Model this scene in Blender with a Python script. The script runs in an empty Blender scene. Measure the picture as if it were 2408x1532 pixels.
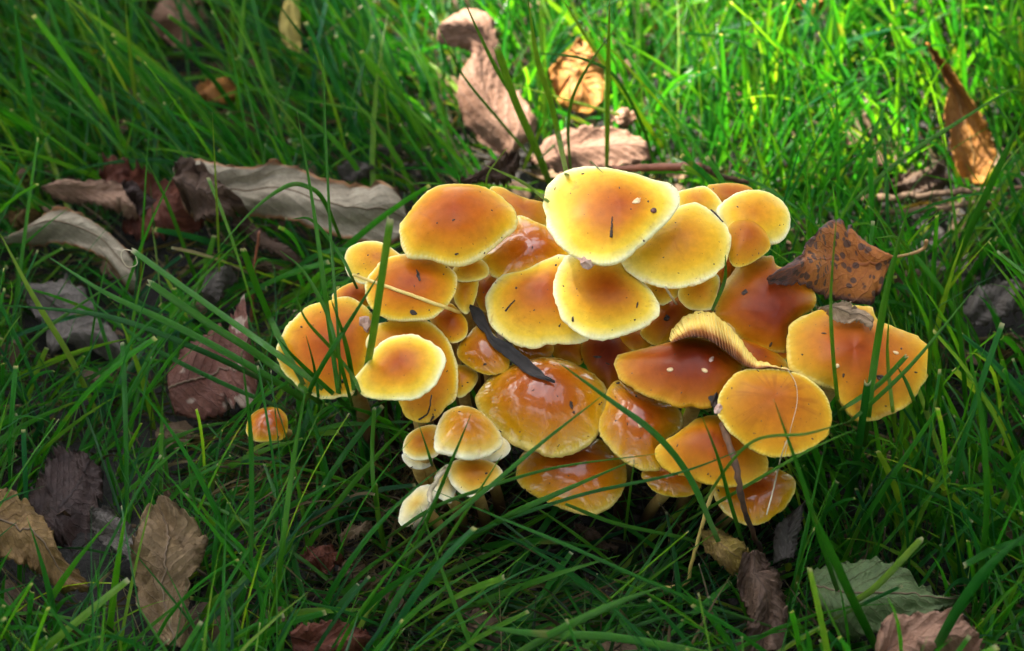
import bpy, bmesh, math, random
import numpy as np
from mathutils import Vector, Matrix
from mathutils.bvhtree import BVHTree

random.seed(7)
rng = np.random.default_rng(7)
scene = bpy.context.scene
COL = scene.collection

# ------------------------------------------------------------------ camera, sky, sun, exposure
PITCH = math.radians(38.0)
TARGET = np.array((0.0, 0.0, 0.058))
DIST = 0.95
FOCAL = 114.0
cam_loc = TARGET + DIST * np.array((0.0, -math.cos(PITCH), math.sin(PITCH)))
cam_d = bpy.data.cameras.new('camera')
cam = bpy.data.objects.new('camera', cam_d)
COL.objects.link(cam)
cam.location = cam_loc
cam.rotation_euler = (math.pi / 2 - PITCH, 0, 0)
cam_d.lens = FOCAL
cam_d.sensor_width = 36.0
cam_d.clip_start = 0.02
cam_d.clip_end = 300.0
cam_d.dof.use_dof = True
cam_d.dof.focus_distance = DIST - 0.012
cam_d.dof.aperture_fstop = 16.0
scene.camera = cam

SUN_DIR = np.array((-0.42, 0.30, 0.86)); SUN_DIR /= np.linalg.norm(SUN_DIR)
world = bpy.data.worlds.new('World')
scene.world = world
world.use_nodes = True
wn = world.node_tree
bg = wn.nodes['Background']
sky = wn.nodes.new('ShaderNodeTexSky')
sky.sky_type = 'NISHITA'
sky.sun_disc = False
sky.sun_elevation = math.asin(SUN_DIR[2])
sky.sun_rotation = math.atan2(SUN_DIR[0], SUN_DIR[1])
sky.dust_density = 2.0
hsv = wn.nodes.new('ShaderNodeHueSaturation')
hsv.inputs['Saturation'].default_value = 0.35      # paler sky, stands in for a white balance
wn.links.new(sky.outputs[0], hsv.inputs['Color'])
wn.links.new(hsv.outputs[0], bg.inputs['Color'])
bg.inputs['Strength'].default_value = 0.135

sun_d = bpy.data.lights.new('sun', 'SUN')
sun_d.energy = 5.0
sun_d.angle = math.radians(0.53)
sun_d.color = (1.0, 0.93, 0.80)
sun = bpy.data.objects.new('sun', sun_d)
COL.objects.link(sun)
sun.location = (-2, 1.5, 5)
sun.rotation_euler = Vector(SUN_DIR).to_track_quat('Z', 'Y').to_euler()

scene.view_settings.view_transform = 'Standard'
scene.view_settings.look = 'None'
scene.view_settings.gamma = 1.0
scene.view_settings.use_curve_mapping = False
scene.view_settings.exposure = 3.0

# ------------------------------------------------------------------ picture <-> place
W, H = 2408.0, 1532.0
K = 2408.0 / 3020.0
FWD = np.array((0.0, math.cos(PITCH), -math.sin(PITCH)))
RGT = np.array((1.0, 0.0, 0.0))
UPV = np.array((0.0, math.sin(PITCH), math.cos(PITCH)))
TANW = 36.0 / FOCAL
PXM = 0.30 / 2408.0           # metres per photo unit at the focus distance

def ray(px, py):
    px = np.asarray(px, float); py = np.asarray(py, float)
    x = (px - W / 2) / W * TANW
    y = -(py - H / 2) / W * TANW
    return FWD + x[..., None] * RGT + y[..., None] * UPV

def P(px, py, z):
    d = ray(px, py)
    t = (np.asarray(z, float) - cam_loc[2]) / d[..., 2]
    return cam_loc + d * t[..., None]

def on_plane(px, py, C, n):
    d = ray(px, py)
    t = ((C - cam_loc) @ n) / (d @ n)
    return cam_loc + d * t[..., None]

def proj(p):
    q = p - cam_loc
    dep = q @ FWD
    return (q @ RGT) / dep / TANW * W + W / 2, -(q @ UPV) / dep / TANW * W + H / 2, dep

def crop(ox, oy, s):
    def f(*pts):
        return [((ox + x / s) * K, (oy + y / s) * K) for x, y in pts]
    return f
cA = crop(1100, 450, 2.5538); cB = crop(1600, 450, 2.55375); cC = crop(700, 850, 2.18875)
cD = crop(1400, 950, 2.5533); cE = crop(1750, 850, 2.043); cF = crop(2220, 600, 2.18875)
c1 = crop(0, 0, 2.394); c2 = crop(1000, 0, 2.394); c3 = crop(2020, 0, 2.394); c4 = crop(0, 450, 2.357)
c5 = crop(0, 1100, 1.866); c6 = crop(1000, 1280, 2.39); c7 = crop(2020, 1280, 2.39)
def cS(*pts): return [tuple(p) for p in pts]

def spline(pts, n, closed=False):
    p = np.asarray(pts, float)
    m = len(p)
    if m == 2 and not closed:
        t = np.linspace(0, 1, n)[:, None]
        return p[0] * (1 - t) + p[1] * t
    if closed:
        q = np.vstack([p[-1], p, p[0], p[1]]); segs = m
    else:
        q = np.vstack([2 * p[0] - p[1], p, 2 * p[-1] - p[-2]]); segs = m - 1
    t = np.linspace(0, segs, n, endpoint=not closed)
    i = np.minimum(t.astype(int), segs - 1)
    f = (t - i)[:, None]
    a, b, c, d = q[i], q[i + 1], q[i + 2], q[i + 3]
    return 0.5 * (2 * b + (c - a) * f + (2 * a - 5 * b + 4 * c - d) * f ** 2 + (3 * b - a - 3 * c + d) * f ** 3)

def norm(v):
    v = np.asarray(v, float)
    return v / np.linalg.norm(v)

def tilt_normal(toward, right=0.0):
    """unit normal leaning `toward` degrees from vertical to the camera and `right` degrees to the right"""
    a, b = math.radians(toward), math.radians(right)
    return norm((math.tan(b), -math.sin(a), math.cos(a)))

# ------------------------------------------------------------------ object helpers
def link_mesh(name, verts, faces, mat, parent=None, attrs=None, smooth=True, origin=None):
    verts = np.asarray(verts, float)
    if origin is not None: verts = verts - np.asarray(origin)
    me = bpy.data.meshes.new(name)
    if isinstance(faces, np.ndarray):
        me.vertices.add(len(verts)); me.vertices.foreach_set('co', verts.astype(np.float32).ravel())
        k = faces.shape[1]; nf = len(faces)
        me.loops.add(nf * k); me.loops.foreach_set('vertex_index', faces.astype(np.int32).ravel())
        me.polygons.add(nf); me.polygons.foreach_set('loop_start', np.arange(nf, dtype=np.int32) * k)
        me.update(calc_edges=True)
    else:
        me.from_pydata([tuple(v) for v in verts], [], [tuple(f) for f in faces])
    if smooth: me.polygons.foreach_set('use_smooth', np.ones(len(me.polygons), bool))
    for an, av in (attrs or {}).items():
        av = np.asarray(av, np.float32)
        if av.ndim == 1:
            a = me.attributes.new(an, 'FLOAT', 'POINT'); a.data.foreach_set('value', av)
        else:
            a = me.attributes.new(an, 'FLOAT_VECTOR', 'POINT'); a.data.foreach_set('vector', av.ravel())
    me.materials.append(mat)
    me.update()
    o = bpy.data.objects.new(name, me)
    COL.objects.link(o)
    if parent is not None: o.parent = parent
    elif origin is not None: o.location = origin
    return o

def thing(name, label, cat, loc, group=None):
    o = bpy.data.objects.new(name, None)
    o.empty_display_size = 0.01
    COL.objects.link(o)
    o.location = loc
    return tag(o, label, cat, group)

def tag(o, label, cat, group=None, kind=None):
    o['label'] = label; o['category'] = cat
    if group: o['group'] = group
    if kind: o['kind'] = kind
    return o

def grid_faces(nu, nv, wrap_v=False, off=0):
    f = []
    for i in range(nu - 1):
        for j in range(nv if wrap_v else nv - 1):
            j2 = (j + 1) % nv
            f.append((off + i * nv + j, off + i * nv + j2, off + (i + 1) * nv + j2, off + (i + 1) * nv + j))
    return f

def tube(path, radii, seg=8):
    path = np.asarray(path, float); n = len(path)
    tang = np.gradient(path, axis=0)
    vs = []; ref = np.array((0.13, 0.71, 0.69))
    for i in range(n):
        t = norm(tang[i]); a = norm(np.cross(t, ref)); b = np.cross(t, a)
        for k in range(seg):
            th = 2 * math.pi * k / seg
            vs.append(path[i] + radii[i] * (math.cos(th) * a + math.sin(th) * b))
    f = grid_faces(n, seg, wrap_v=True)
    f.append(tuple(range(seg))[::-1]); f.append(tuple((n - 1) * seg + k for k in range(seg)))
    tt = np.repeat(np.linspace(0, 1, n), seg)
    return np.array(vs), f, tt

# ------------------------------------------------------------------ materials
class NT:
    def __init__(self, name):
        self.m = bpy.data.materials.new(name); self.m.use_nodes = True
        self.t = self.m.node_tree; self.p = self.t.nodes['Principled BSDF']; self.out = self.t.nodes['Material Output']
    def n(self, typ, **kw):
        x = self.t.nodes.new(typ)
        for k, v in kw.items(): setattr(x, k, v)
        return x
    def l(self, a, b): self.t.links.new(a, b)
    def val(self, sock, v):
        if hasattr(v, 'is_output') or isinstance(v, bpy.types.NodeSocket): self.l(v, sock)
        else: sock.default_value = v
    def attr(self, name, out='Fac'):
        return self.n('ShaderNodeAttribute', attribute_name=name).outputs[out]
    def math(self, op, a, b=0.0, clamp=False):
        x = self.n('ShaderNodeMath', operation=op, use_clamp=clamp)
        self.val(x.inputs[0], a); self.val(x.inputs[1], b); return x.outputs[0]
    def noise(self, scale, detail=3.0, rough=0.55, vec=None, dist=0.0):
        x = self.n('ShaderNodeTexNoise'); x.inputs['Scale'].default_value = scale
        x.inputs['Detail'].default_value = detail; x.inputs['Roughness'].default_value = rough
        x.inputs['Distortion'].default_value = dist
        if vec is None:
            if not hasattr(self, 'oc'): self.oc = self.n('ShaderNodeTexCoord').outputs['Object']
            vec = self.oc
        self.l(vec, x.inputs['Vector']); return x.outputs['Fac']
    def ramp(self, fac, stops, interp='LINEAR'):
        x = self.n('ShaderNodeValToRGB'); r = x.color_ramp; r.interpolation = interp
        while len(r.elements) < len(stops): r.elements.new(0.5)
        for e, (p, c) in zip(r.elements, stops):
            e.position = p; e.color = (*c, 1) if len(c) == 3 else c
        self.val(x.inputs['Fac'], fac); return x.outputs['Color']
    def mix(self, fac, a, b, typ='MIX'):
        x = self.n('ShaderNodeMix', data_type='RGBA', blend_type=typ)
        self.val(x.inputs[0], fac)
        for s, v in ((x.inputs[6], a), (x.inputs[7], b)):
            if isinstance(v, tuple): s.default_value = (*v, 1)
            else: self.l(v, s)
        return x.outputs[2]
    def rng(self, v, a, b, c=0.0, d=1.0, smooth=True):
        x = self.n('ShaderNodeMapRange', interpolation_type='SMOOTHSTEP' if smooth else 'LINEAR')
        self.val(x.inputs[0], v)
        for i, q in enumerate((a, b, c, d)): x.inputs[i + 1].default_value = q
        return x.outputs[0]
    def bump(self, h, dist, strength=1.0, prev=None):
        x = self.n('ShaderNodeBump'); x.inputs['Strength'].default_value = strength
        x.inputs['Distance'].default_value = dist; self.l(h, x.inputs['Height'])
        if prev is not None: self.l(prev, x.inputs['Normal'])
        return x.outputs['Normal']

PAL = {   # cap colours from the centre to the margin
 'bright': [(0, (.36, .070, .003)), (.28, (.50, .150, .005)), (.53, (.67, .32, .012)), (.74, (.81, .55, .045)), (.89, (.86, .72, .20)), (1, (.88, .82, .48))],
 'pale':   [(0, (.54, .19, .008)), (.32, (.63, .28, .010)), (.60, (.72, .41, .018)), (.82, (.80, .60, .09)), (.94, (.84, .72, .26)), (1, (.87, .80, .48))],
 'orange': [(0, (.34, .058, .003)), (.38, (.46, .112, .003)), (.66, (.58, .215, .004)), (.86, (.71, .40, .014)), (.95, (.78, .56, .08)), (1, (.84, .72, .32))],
 'amber':  [(0, (.27, .045, .003)), (.32, (.37, .088, .003)), (.58, (.46, .160, .003)), (.80, (.54, .26, .006)), (.94, (.62, .38, .025)), (1, (.74, .56, .15))],  # wet amber, darkened further to put the lower caps' shade into the colour
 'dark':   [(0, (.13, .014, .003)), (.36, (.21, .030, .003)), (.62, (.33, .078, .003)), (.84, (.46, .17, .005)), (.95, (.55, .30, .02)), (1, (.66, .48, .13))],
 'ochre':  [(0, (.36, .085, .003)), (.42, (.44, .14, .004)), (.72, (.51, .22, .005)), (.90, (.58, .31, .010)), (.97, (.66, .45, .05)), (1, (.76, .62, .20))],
 'young':  [(0, (.36, .11, .006)), (.30, (.48, .18, .008)), (.55, (.60, .30, .02)), (.74, (.72, .50, .10)), (.88, (.82, .70, .34)), (1, (.87, .81, .58))],
 'white':  [(0, (.58, .36, .07)), (.25, (.68, .50, .15)), (.5, (.76, .64, .32)), (.75, (.82, .75, .50)), (1, (.86, .82, .66))],
}
def cap_mat(pal, wet, seed, rays=False):
    m = NT('cap_' + pal)
    r = m.attr('rad')
    dirv = m.n('ShaderNodeAttribute', attribute_name='rimdir')
    sep = m.n('ShaderNodeSeparateXYZ'); m.l(dirv.outputs['Vector'], sep.inputs[0])
    ang = m.math('ARCTAN2', sep.outputs[1], sep.outputs[0])
    big = m.noise(38 + 6 * (seed % 3), 3, .5)
    rr = m.math('ADD', r, m.math('MULTIPLY', m.math('SUBTRACT', big, .5), .44))
    # fine pale combing of the margin
    wob = m.math('MULTIPLY', m.noise(170, 3), 22.0)
    stri = m.math('SINE', m.math('ADD', m.math('MULTIPLY', ang, 84.0), wob))
    edge = m.rng(r, .88, .99)
    rr = m.math('ADD', rr, m.math('MULTIPLY', m.math('MULTIPLY', stri, edge), .014))
    rr = m.math('SUBTRACT', rr, m.math('MULTIPLY', m.math('SUBTRACT', 1.0, m.rng(r, .80, 1.0)), .08))
    col = m.ramp(rr, PAL[pal])
    if rays:
        sc = m.n('ShaderNodeVectorMath', operation='SCALE'); m.l(dirv.outputs['Vector'], sc.inputs[0]); sc.inputs['Scale'].default_value = 1.5
        ry = m.rng(m.noise(2.2, 3, .6, vec=sc.outputs[0]), .50, .62)
        ry = m.math('MULTIPLY', ry, m.math('MULTIPLY', m.rng(r, .12, .4), m.math('SUBTRACT', 1.0, m.rng(r, .6, .92))))
        col = m.mix(m.math('MULTIPLY', ry, .5), col, (.30, .085, .006))
    fib = m.noise(420, 4, .65)
    col = m.mix(1.0, col, m.ramp(fib, [(.25, (.80, .78, .74)), (.75, (1.08, 1.06, 1.0))]), 'MULTIPLY')
    blot = m.rng(m.noise(75, 5, .65, dist=1.2), .57, .72)
    col = m.mix(m.math('MULTIPLY', blot, .45), col, (.34, .085, .012))
    speck = m.rng(m.noise(1500, 2, .4), .735, .77)
    col = m.mix(m.math('MULTIPLY', speck, .75), col, (.05, .018, .006))
    m.l(col, m.p.inputs['Base Color'])
    rough = m.rng(m.noise(130, 3, .6), .35, .68, .20 if wet else .36, .42 if wet else .56)
    m.l(rough, m.p.inputs['Roughness'])
    m.p.inputs['Subsurface Weight'].default_value = .12
    m.p.inputs['Specular IOR Level'].default_value = .15 if wet else .14
    m.p.inputs['Subsurface Radius'].default_value = (1.0, .42, .12)
    m.p.inputs['Subsurface Scale'].default_value = .0035
    m.p.inputs['Coat Weight'].default_value = 0.75 if wet else .08
    m.p.inputs['Coat Roughness'].default_value = .035 if wet else .25
    m.p.inputs['Coat IOR'].default_value = 1.5
    b = m.bump(m.noise(330, 4, .6), .0004, .12 if wet else .30)
    b = m.bump(m.math('MULTIPLY', stri, edge), .00012, .25, b)
    m.l(b, m.p.inputs['Normal'])
    if wet:
        wn_ = m.noise(60, 2, .45, dist=2.2)
        b2 = m.bump(m.rng(wn_, .46, .60), .0007, .13)
        m.l(b2, m.p.inputs['Coat Normal'])
    return m.m

def leaf_mat(name, c_a, c_b, c_vein, edge=None, spots=0.0, gloss=.62, transl=.18, bleach=None, tip=None):
    m = NT(name)
    uv = m.n('ShaderNodeAttribute', attribute_name='leafuv')
    sep = m.n('ShaderNodeSeparateXYZ'); m.l(uv.outputs['Vector'], sep.inputs[0])
    u, v = sep.outputs[0], sep.outputs[1]
    av = m.math('ABSOLUTE', v)
    n1 = m.noise(70, 5, .62, dist=.6)
    col = m.ramp(n1, [(.30, c_a), (.68, c_b)])
    n2 = m.noise(480, 4, .7)
    col = m.mix(1.0, col, m.ramp(n2, [(.25, (.68, .66, .64)), (.75, (1.18, 1.16, 1.12))]), 'MULTIPLY')
    if bleach:
        col = m.mix(m.rng(m.noise(95, 2, .5), .56, .62), col, bleach)
    if edge:
        col = m.mix(m.math('MULTIPLY', m.rng(m.math('ADD', av, m.math('MULTIPLY', n1, .2)), .92, 1.06), .85), col, edge)
    if tip:
        col = m.mix(m.math('MULTIPLY', m.rng(m.math('ADD', u, m.math('MULTIPLY', n1, .25)), .72, .98), .9), col, tip)
    # side veins
    ph = m.math('SUBTRACT', m.math('MULTIPLY', u, 11.0), m.math('MULTIPLY', av, 3.0))
    ph = m.math('ADD', ph, m.math('MULTIPLY', n1, .9))
    tri = m.math('ABSOLUTE', m.math('SUBTRACT', m.math('FRACT', ph), .5))
    vein = m.math('SUBTRACT', 1.0, m.rng(tri, .0, .085))
    mid = m.math('SUBTRACT', 1.0, m.rng(av, .015, .06))
    fine = m.n('ShaderNodeTexVoronoi', feature='DISTANCE_TO_EDGE'); fine.inputs['Scale'].default_value = 420
    m.l(m.oc, fine.inputs['Vector'])
    net = m.math('SUBTRACT', 1.0, m.rng(fine.outputs['Distance'], .0, .12))
    vv = m.math('MAXIMUM', m.math('MAXIMUM', m.math('MULTIPLY', vein, .7), mid), m.math('MULTIPLY', net, .22))
    col = m.mix(m.math('MULTIPLY', vv, .7), col, c_vein)
    if spots:
        vo = m.n('ShaderNodeTexVoronoi'); vo.inputs['Scale'].default_value = 310; vo.inputs['Randomness'].default_value = 1
        m.l(m.oc, vo.inputs['Vector'])
        sp = m.math('SUBTRACT', 1.0, m.rng(m.math('ADD', vo.outputs['Distance'], m.math('MULTIPLY', m.noise(120, 2), .30)), .47, .55))
        col = m.mix(m.math('MULTIPLY', sp, spots), col, (.045, .032, .03))
    m.l(col, m.p.inputs['Base Color'])
    m.p.inputs['Roughness'].default_value = gloss
    m.p.inputs['Specular IOR Level'].default_value = .35
    b = m.bump(n2, .0006, .5)
    b = m.bump(vv, .0007, .6, b)
    b = m.bump(m.noise(160, 3), .0018, .5, b)
    m.l(b, m.p.inputs['Normal'])
    tr = m.n('ShaderNodeBsdfTranslucent'); m.l(col, tr.inputs['Color'])
    ms = m.n('ShaderNodeMixShader'); ms.inputs[0].default_value = transl
    m.l(m.p.outputs[0], ms.inputs[1]); m.l(tr.outputs[0], ms.inputs[2]); m.l(ms.outputs[0], m.out.inputs['Surface'])
    return m.m

def grass_mat(name, stops, rough=.30, transl=.38, tipcol=(.42, .42, .26), gain=(1, 1, 1)):
    m = NT(name)
    tint = m.attr('tint'); t = m.attr('along'); cut = m.attr('cut'); x = m.attr('across')
    n1 = m.noise(300, 3)
    col = m.ramp(m.math('ADD', tint, m.math('MULTIPLY', m.math('SUBTRACT', n1, .5), .25)), stops)
    # paler sheath at the foot, ribs along the blade
    col = m.mix(m.math('MULTIPLY', m.math('SUBTRACT', 1.0, m.rng(t, .0, .22)), .35), col, (.16, .19, .05))
    rib = m.math('SINE', m.math('MULTIPLY', x, 26.0))
    col = m.mix(1.0, col, m.ramp(m.math('MULTIPLY_ADD', rib, .5), [(.0, (.80, .82, .80)), (1, (1.16, 1.14, 1.08))]), 'MULTIPLY')
    dry = m.rng(m.noise(55, 2), .66, .74)
    col = m.mix(m.math('MULTIPLY', dry, .55), col, (.26, .22, .05))
    tip = m.math('MULTIPLY', m.rng(t, .975, .998), cut)
    col = m.mix(tip, col, tipcol)
    m.l(col, m.p.inputs['Base Color'])
    m.p.inputs['Roughness'].default_value = rough
    m.p.inputs['Specular IOR Level'].default_value = .5
    m.l(m.bump(rib, .0002, .7), m.p.inputs['Normal'])
    tr = m.n('ShaderNodeBsdfTranslucent')
    m.l(m.mix(1.0, col, (1.9, 1.7, .5), 'MULTIPLY'), tr.inputs['Color'])
    ms = m.n('ShaderNodeMixShader'); ms.inputs[0].default_value = transl
    m.l(m.p.outputs[0], ms.inputs[1]); m.l(tr.outputs[0], ms.inputs[2]); m.l(ms.outputs[0], m.out.inputs['Surface'])
    return m.m

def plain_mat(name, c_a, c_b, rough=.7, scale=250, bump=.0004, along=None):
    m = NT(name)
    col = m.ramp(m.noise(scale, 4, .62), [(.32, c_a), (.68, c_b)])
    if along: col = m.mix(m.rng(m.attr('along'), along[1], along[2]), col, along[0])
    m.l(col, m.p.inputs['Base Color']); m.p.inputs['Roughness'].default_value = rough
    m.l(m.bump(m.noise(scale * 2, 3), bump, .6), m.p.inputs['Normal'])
    return m.m

GREENS = [(0, (.010, .098, .038)), (.2, (.015, .136, .022)), (.5, (.030, .200, .012)), (.75, (.085, .265, .014)), (1, (.25, .39, .04))]
M_GRASS = grass_mat('grass_green', GREENS)
M_LOW = grass_mat('grass_low', [(0, (.006, .034, .008)), (.5, (.014, .056, .007)), (1, (.035, .085, .010))])
M_DEAD = grass_mat('grass_dead', [(0, (.035, .022, .011)), (.35, (.10, .065, .028)), (.7, (.22, .155, .07)), (1, (.40, .32, .17))], rough=.6, transl=.15)
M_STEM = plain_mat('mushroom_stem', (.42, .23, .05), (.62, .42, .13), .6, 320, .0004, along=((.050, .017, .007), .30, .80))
M_GILL = plain_mat('mushroom_gills', (.52, .34, .09), (.72, .55, .22), .65, 260, .0003)

# ------------------------------------------------------------------ ground
def ground():
    n = 190
    s = np.linspace(-1, 1, n)
    c = np.sign(s) * (0.42 * np.abs(s) + 60.0 * np.abs(s) ** 7)
    X, Y = np.meshgrid(c, c)
    Z = np.zeros_like(X)
    for k in range(14):
        f = 14 + 9 * k; a = rng.uniform(0, 6.28); ph = rng.uniform(0, 6.28)
        Z += (0.0042 / (1 + .55 * k)) * np.sin(f * (X * math.cos(a) + Y * math.sin(a)) + ph)
    Z *= np.exp(-np.hypot(X, Y) / 1.5)
    v = np.stack([X.ravel(), Y.ravel(), Z.ravel() - .002], 1)
    i = np.arange(n * n).reshape(n, n)
    f = np.stack([i[:-1, :-1].ravel(), i[:-1, 1:].ravel(), i[1:, 1:].ravel(), i[1:, :-1].ravel()], 1)
    m = NT('soil')
    col = m.ramp(m.noise(90, 8, .7), [(.3, (.004, .003, .002)), (.6, (.010, .007, .005)), (.8, (.024, .017, .011))])
    lawn = m.ramp(m.noise(9, 4, .6), [(.35, (.020, .045, .010)), (.7, (.035, .075, .014))])
    geo = m.n('ShaderNodeTexCoord')
    ln = m.n('ShaderNodeVectorMath', operation='LENGTH'); m.l(geo.outputs['Object'], ln.inputs[0])
    col = m.mix(m.rng(ln.outputs['Value'], .6, 1.1), col, lawn)
    m.l(col, m.p.inputs['Base Color']); m.p.inputs['Roughness'].default_value = .85
    b = m.bump(m.noise(140, 6, .7), .004, .8); m.l(b, m.p.inputs['Normal'])
    o = link_mesh('ground', v, f, m.m); o['kind'] = 'structure'
    o['label'] = 'dark bare soil under the grass and mushrooms'
    return o
ground()

# ------------------------------------------------------------------ mushrooms
def zbase(py): return 0.088 - 0.066 * (py - 430.0) / 800.0
CAP_TRIS_V, CAP_TRIS_F = [], []
CLEAR = []                     # (outline in picture units, distance, hardness): grass is kept from growing across these
NSEG = 96

def mushroom(label, outline, apex, pal='orange', layer=0.0, tilt=(22, 0), dome=.36, p=2.2, wet=False, wav=.02, stem_r=None, seed=None, base_shift=(0, 0), umbo=0.0, group='mushrooms of the orange cluster', dz=0.0, rays=False, hard=1.0, lump=1.0):
    seed = len(CLEAR) * 13 + 5 if seed is None else seed
    rs = np.random.default_rng(seed)
    out = spline(outline, 240, closed=True)
    x, y = out[:, 0], out[:, 1]; x2, y2 = np.roll(x, -1), np.roll(y, -1)
    cr = x * y2 - x2 * y; A2 = cr.sum()
    c0 = np.array((((x + x2) * cr).sum() / (3 * A2), ((y + y2) * cr).sum() / (3 * A2)))
    z = zbase(c0[1]) + layer * .0075 + dz
    C = P(c0[0], c0[1], z)
    n = tilt_normal(*tilt)
    phi = np.linspace(0, 2 * math.pi, NSEG, endpoint=False)
    oa = np.arctan2(y - c0[1], x - c0[0]); orr = np.hypot(x - c0[0], y - c0[1])
    bins = np.linspace(-math.pi, math.pi, 181)
    idx = np.clip(((oa + math.pi) / (2 * math.pi) * 180).astype(int), 0, 179)
    rt = np.full(180, np.nan)
    for k in range(180):
        s = orr[idx == k]
        if len(s): rt[k] = s.max()
    ok = ~np.isnan(rt); bc = (bins[:-1] + bins[1:]) / 2
    rt = np.interp(bc, np.concatenate([bc[ok] - 2 * math.pi, bc[ok], bc[ok] + 2 * math.pi]), np.tile(rt[ok], 3))
    Rt = lambda a: np.interp((a + math.pi) % (2 * math.pi) - math.pi, np.concatenate([bc - 2 * math.pi, bc, bc + 2 * math.pi]), np.tile(rt, 3))
    Rm = math.sqrt(abs(A2) / 2 / math.pi) * PXM
    Hh = dome * Rm
    rad = np.concatenate([np.linspace(0.0, .7, 12), np.linspace(.75, 1.0, 9)])
    ph = rs.uniform(0, 6.28, 6)
    def surf(s):
        rp = Rt(phi) * s
        rim = on_plane(c0[0] + rp * np.cos(phi), c0[1] + rp * np.sin(phi), C, n)
        Ab = on_plane(np.array([apex[0]]), np.array([apex[1]]), C + n * Hh, n)[0] - n * Hh
        # keep the axis well inside the rim
        cen = rim.mean(0); Ab = cen + (Ab - cen) * .85
        r = rad[:, None]
        ft = np.fft.rfft(rim, axis=0); ft[4:] = 0
        soft = np.fft.irfft(ft, NSEG, axis=0)                # the middle of a cap ignores the nicks of its rim
        w = (r ** 2.5)[..., None]
        pts = Ab + r[..., None] * ((1 - w) * soft[None] + w * rim[None] - Ab)
        h = Hh * (1 - r ** p) + umbo * Hh * np.exp(-(r / .22) ** 2)
        h = h + lump * Rm * .035 * np.sin(2 * phi + ph[0]) * r ** 1.5 * (1 - r * .6)
        h = h + lump * Rm * .022 * np.sin(3 * phi + ph[1] + 2.5 * r) * r + lump * Rm * .014 * np.sin(5 * phi + ph[2] - 3 * r) * r ** 2
        h = h + Rm * wav * np.sin(7 * phi + ph[3]) * r ** 6 + Rm * wav * .6 * np.sin(11 * phi + ph[4]) * r ** 8
        return pts + h[..., None] * n, rim, Ab, h
    s = np.ones(NSEG)
    for it in range(14):
        pts, rim, Ab, h = surf(s)
        qx, qy, _ = proj(pts.reshape(-1, 3))
        qa = np.arctan2(qy - c0[1], qx - c0[0]); qr = np.hypot(qx - c0[0], qy - c0[1])
        kb = np.clip(((qa + math.pi) / (2 * math.pi) * 48).astype(int), 0, 47)
        mx = np.zeros(48); np.maximum.at(mx, kb, qr / np.maximum(Rt(qa), 1e-6))
        mx[mx == 0] = 1
        kc = (np.arange(48) + .5) / 48 * 2 * math.pi - math.pi
        corr = np.interp((phi + math.pi) % (2 * math.pi) - math.pi, np.concatenate([kc - 2 * math.pi, kc, kc + 2 * math.pi]), np.tile(mx, 3))
        corr = (np.roll(corr, 1) + corr + np.roll(corr, -1)) / 3
        s = np.clip(s / corr ** .7, .40, 1.12)
    pts, rim, Ab, h = surf(s)
    # irregular nibbled margin
    jit = 1 + rs.normal(0, .006, NSEG)
    for q in range(rs.integers(2, 6)):
        c_ = rs.integers(0, NSEG); dpt = rs.uniform(.012, .04); wdt = rs.uniform(.8, 2.2)
        jit -= dpt * np.exp(-(((np.arange(NSEG) - c_ + NSEG // 2) % NSEG - NSEG // 2) / wdt) ** 2)
    pts[-1] = Ab + (pts[-1] - Ab) * jit[:, None]
    # turn the edge over and run the flesh back under
    th = min(.0032, .16 * Rm)
    top_rim = pts[-1]
    e1 = Ab + (top_rim - Ab) * .996 - n * th * .30
    e2 = Ab + (top_rim - Ab) * .975 - n * th * .62
    nr = len(rad)
    V = np.concatenate([pts.reshape(-1, 3), e1, e2]);
    radv = np.concatenate([np.repeat(rad, NSEG), np.full(NSEG, 1.0), np.full(NSEG, 1.0)])
    dirs = np.stack([np.cos(phi), np.sin(phi), np.zeros(NSEG)], 1)
    F = grid_faces(nr + 2, NSEG, wrap_v=True)
    # stem
    yb = Ab[1] + .012
    base = np.array((Ab[0] + .16 * (.01 - Ab[0]) + base_shift[0], yb + .18 * (.02 - yb) + base_shift[1], -.004))
    root = thing('mushroom', label, 'mushroom', tuple(base), group)
    cap = link_mesh('cap', V, F, cap_mat(pal, wet, seed, rays), root, {'rad': radv, 'rimdir': np.tile(dirs, (nr + 2, 1))}, origin=base)
    # gills: folded fins under the cap
    G = []; gr = np.array([.975, .86, .66, .44, .22])
    saw = np.where(np.arange(NSEG) % 2 == 0, 0.0, 1.0)
    for k, g in enumerate(gr):
        hi = np.array([np.interp(g, rad, h[:, j] if h.shape[1] > 1 else h[:, 0]) for j in range(NSEG)])
        drop = th * (.62 if k == 0 else 1.0) + saw * (0 if k == 0 else .0016)
        G.append(Ab + g * (top_rim - Ab - n * h[-1][:, None]) + n * (hi * (1 if k else 0) + (h[-1] if k == 0 else 0) - drop)[:, None])
    link_mesh('gills', np.concatenate(G), grid_faces(len(gr), NSEG, wrap_v=True), M_GILL, cap, origin=base, smooth=False)
    sr = stem_r or min(.0042, max(.0018, .17 * Rm))
    top = Ab + n * (Hh - th * 1.6)
    t = np.linspace(0, 1, 14)[:, None]
    b1 = top - n * .4 * max(top[2], .02); b2 = base + np.array((0, 0, .45 * max(top[2], .02)))
    path = (1 - t) ** 3 * top + 3 * (1 - t) ** 2 * t * b1 + 3 * (1 - t) * t ** 2 * b2 + t ** 3 * base
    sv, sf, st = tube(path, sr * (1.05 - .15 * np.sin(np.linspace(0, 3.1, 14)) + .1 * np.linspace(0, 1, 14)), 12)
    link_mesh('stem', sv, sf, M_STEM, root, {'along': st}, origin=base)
    off = sum(len(a) for a in CAP_TRIS_V)
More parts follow.
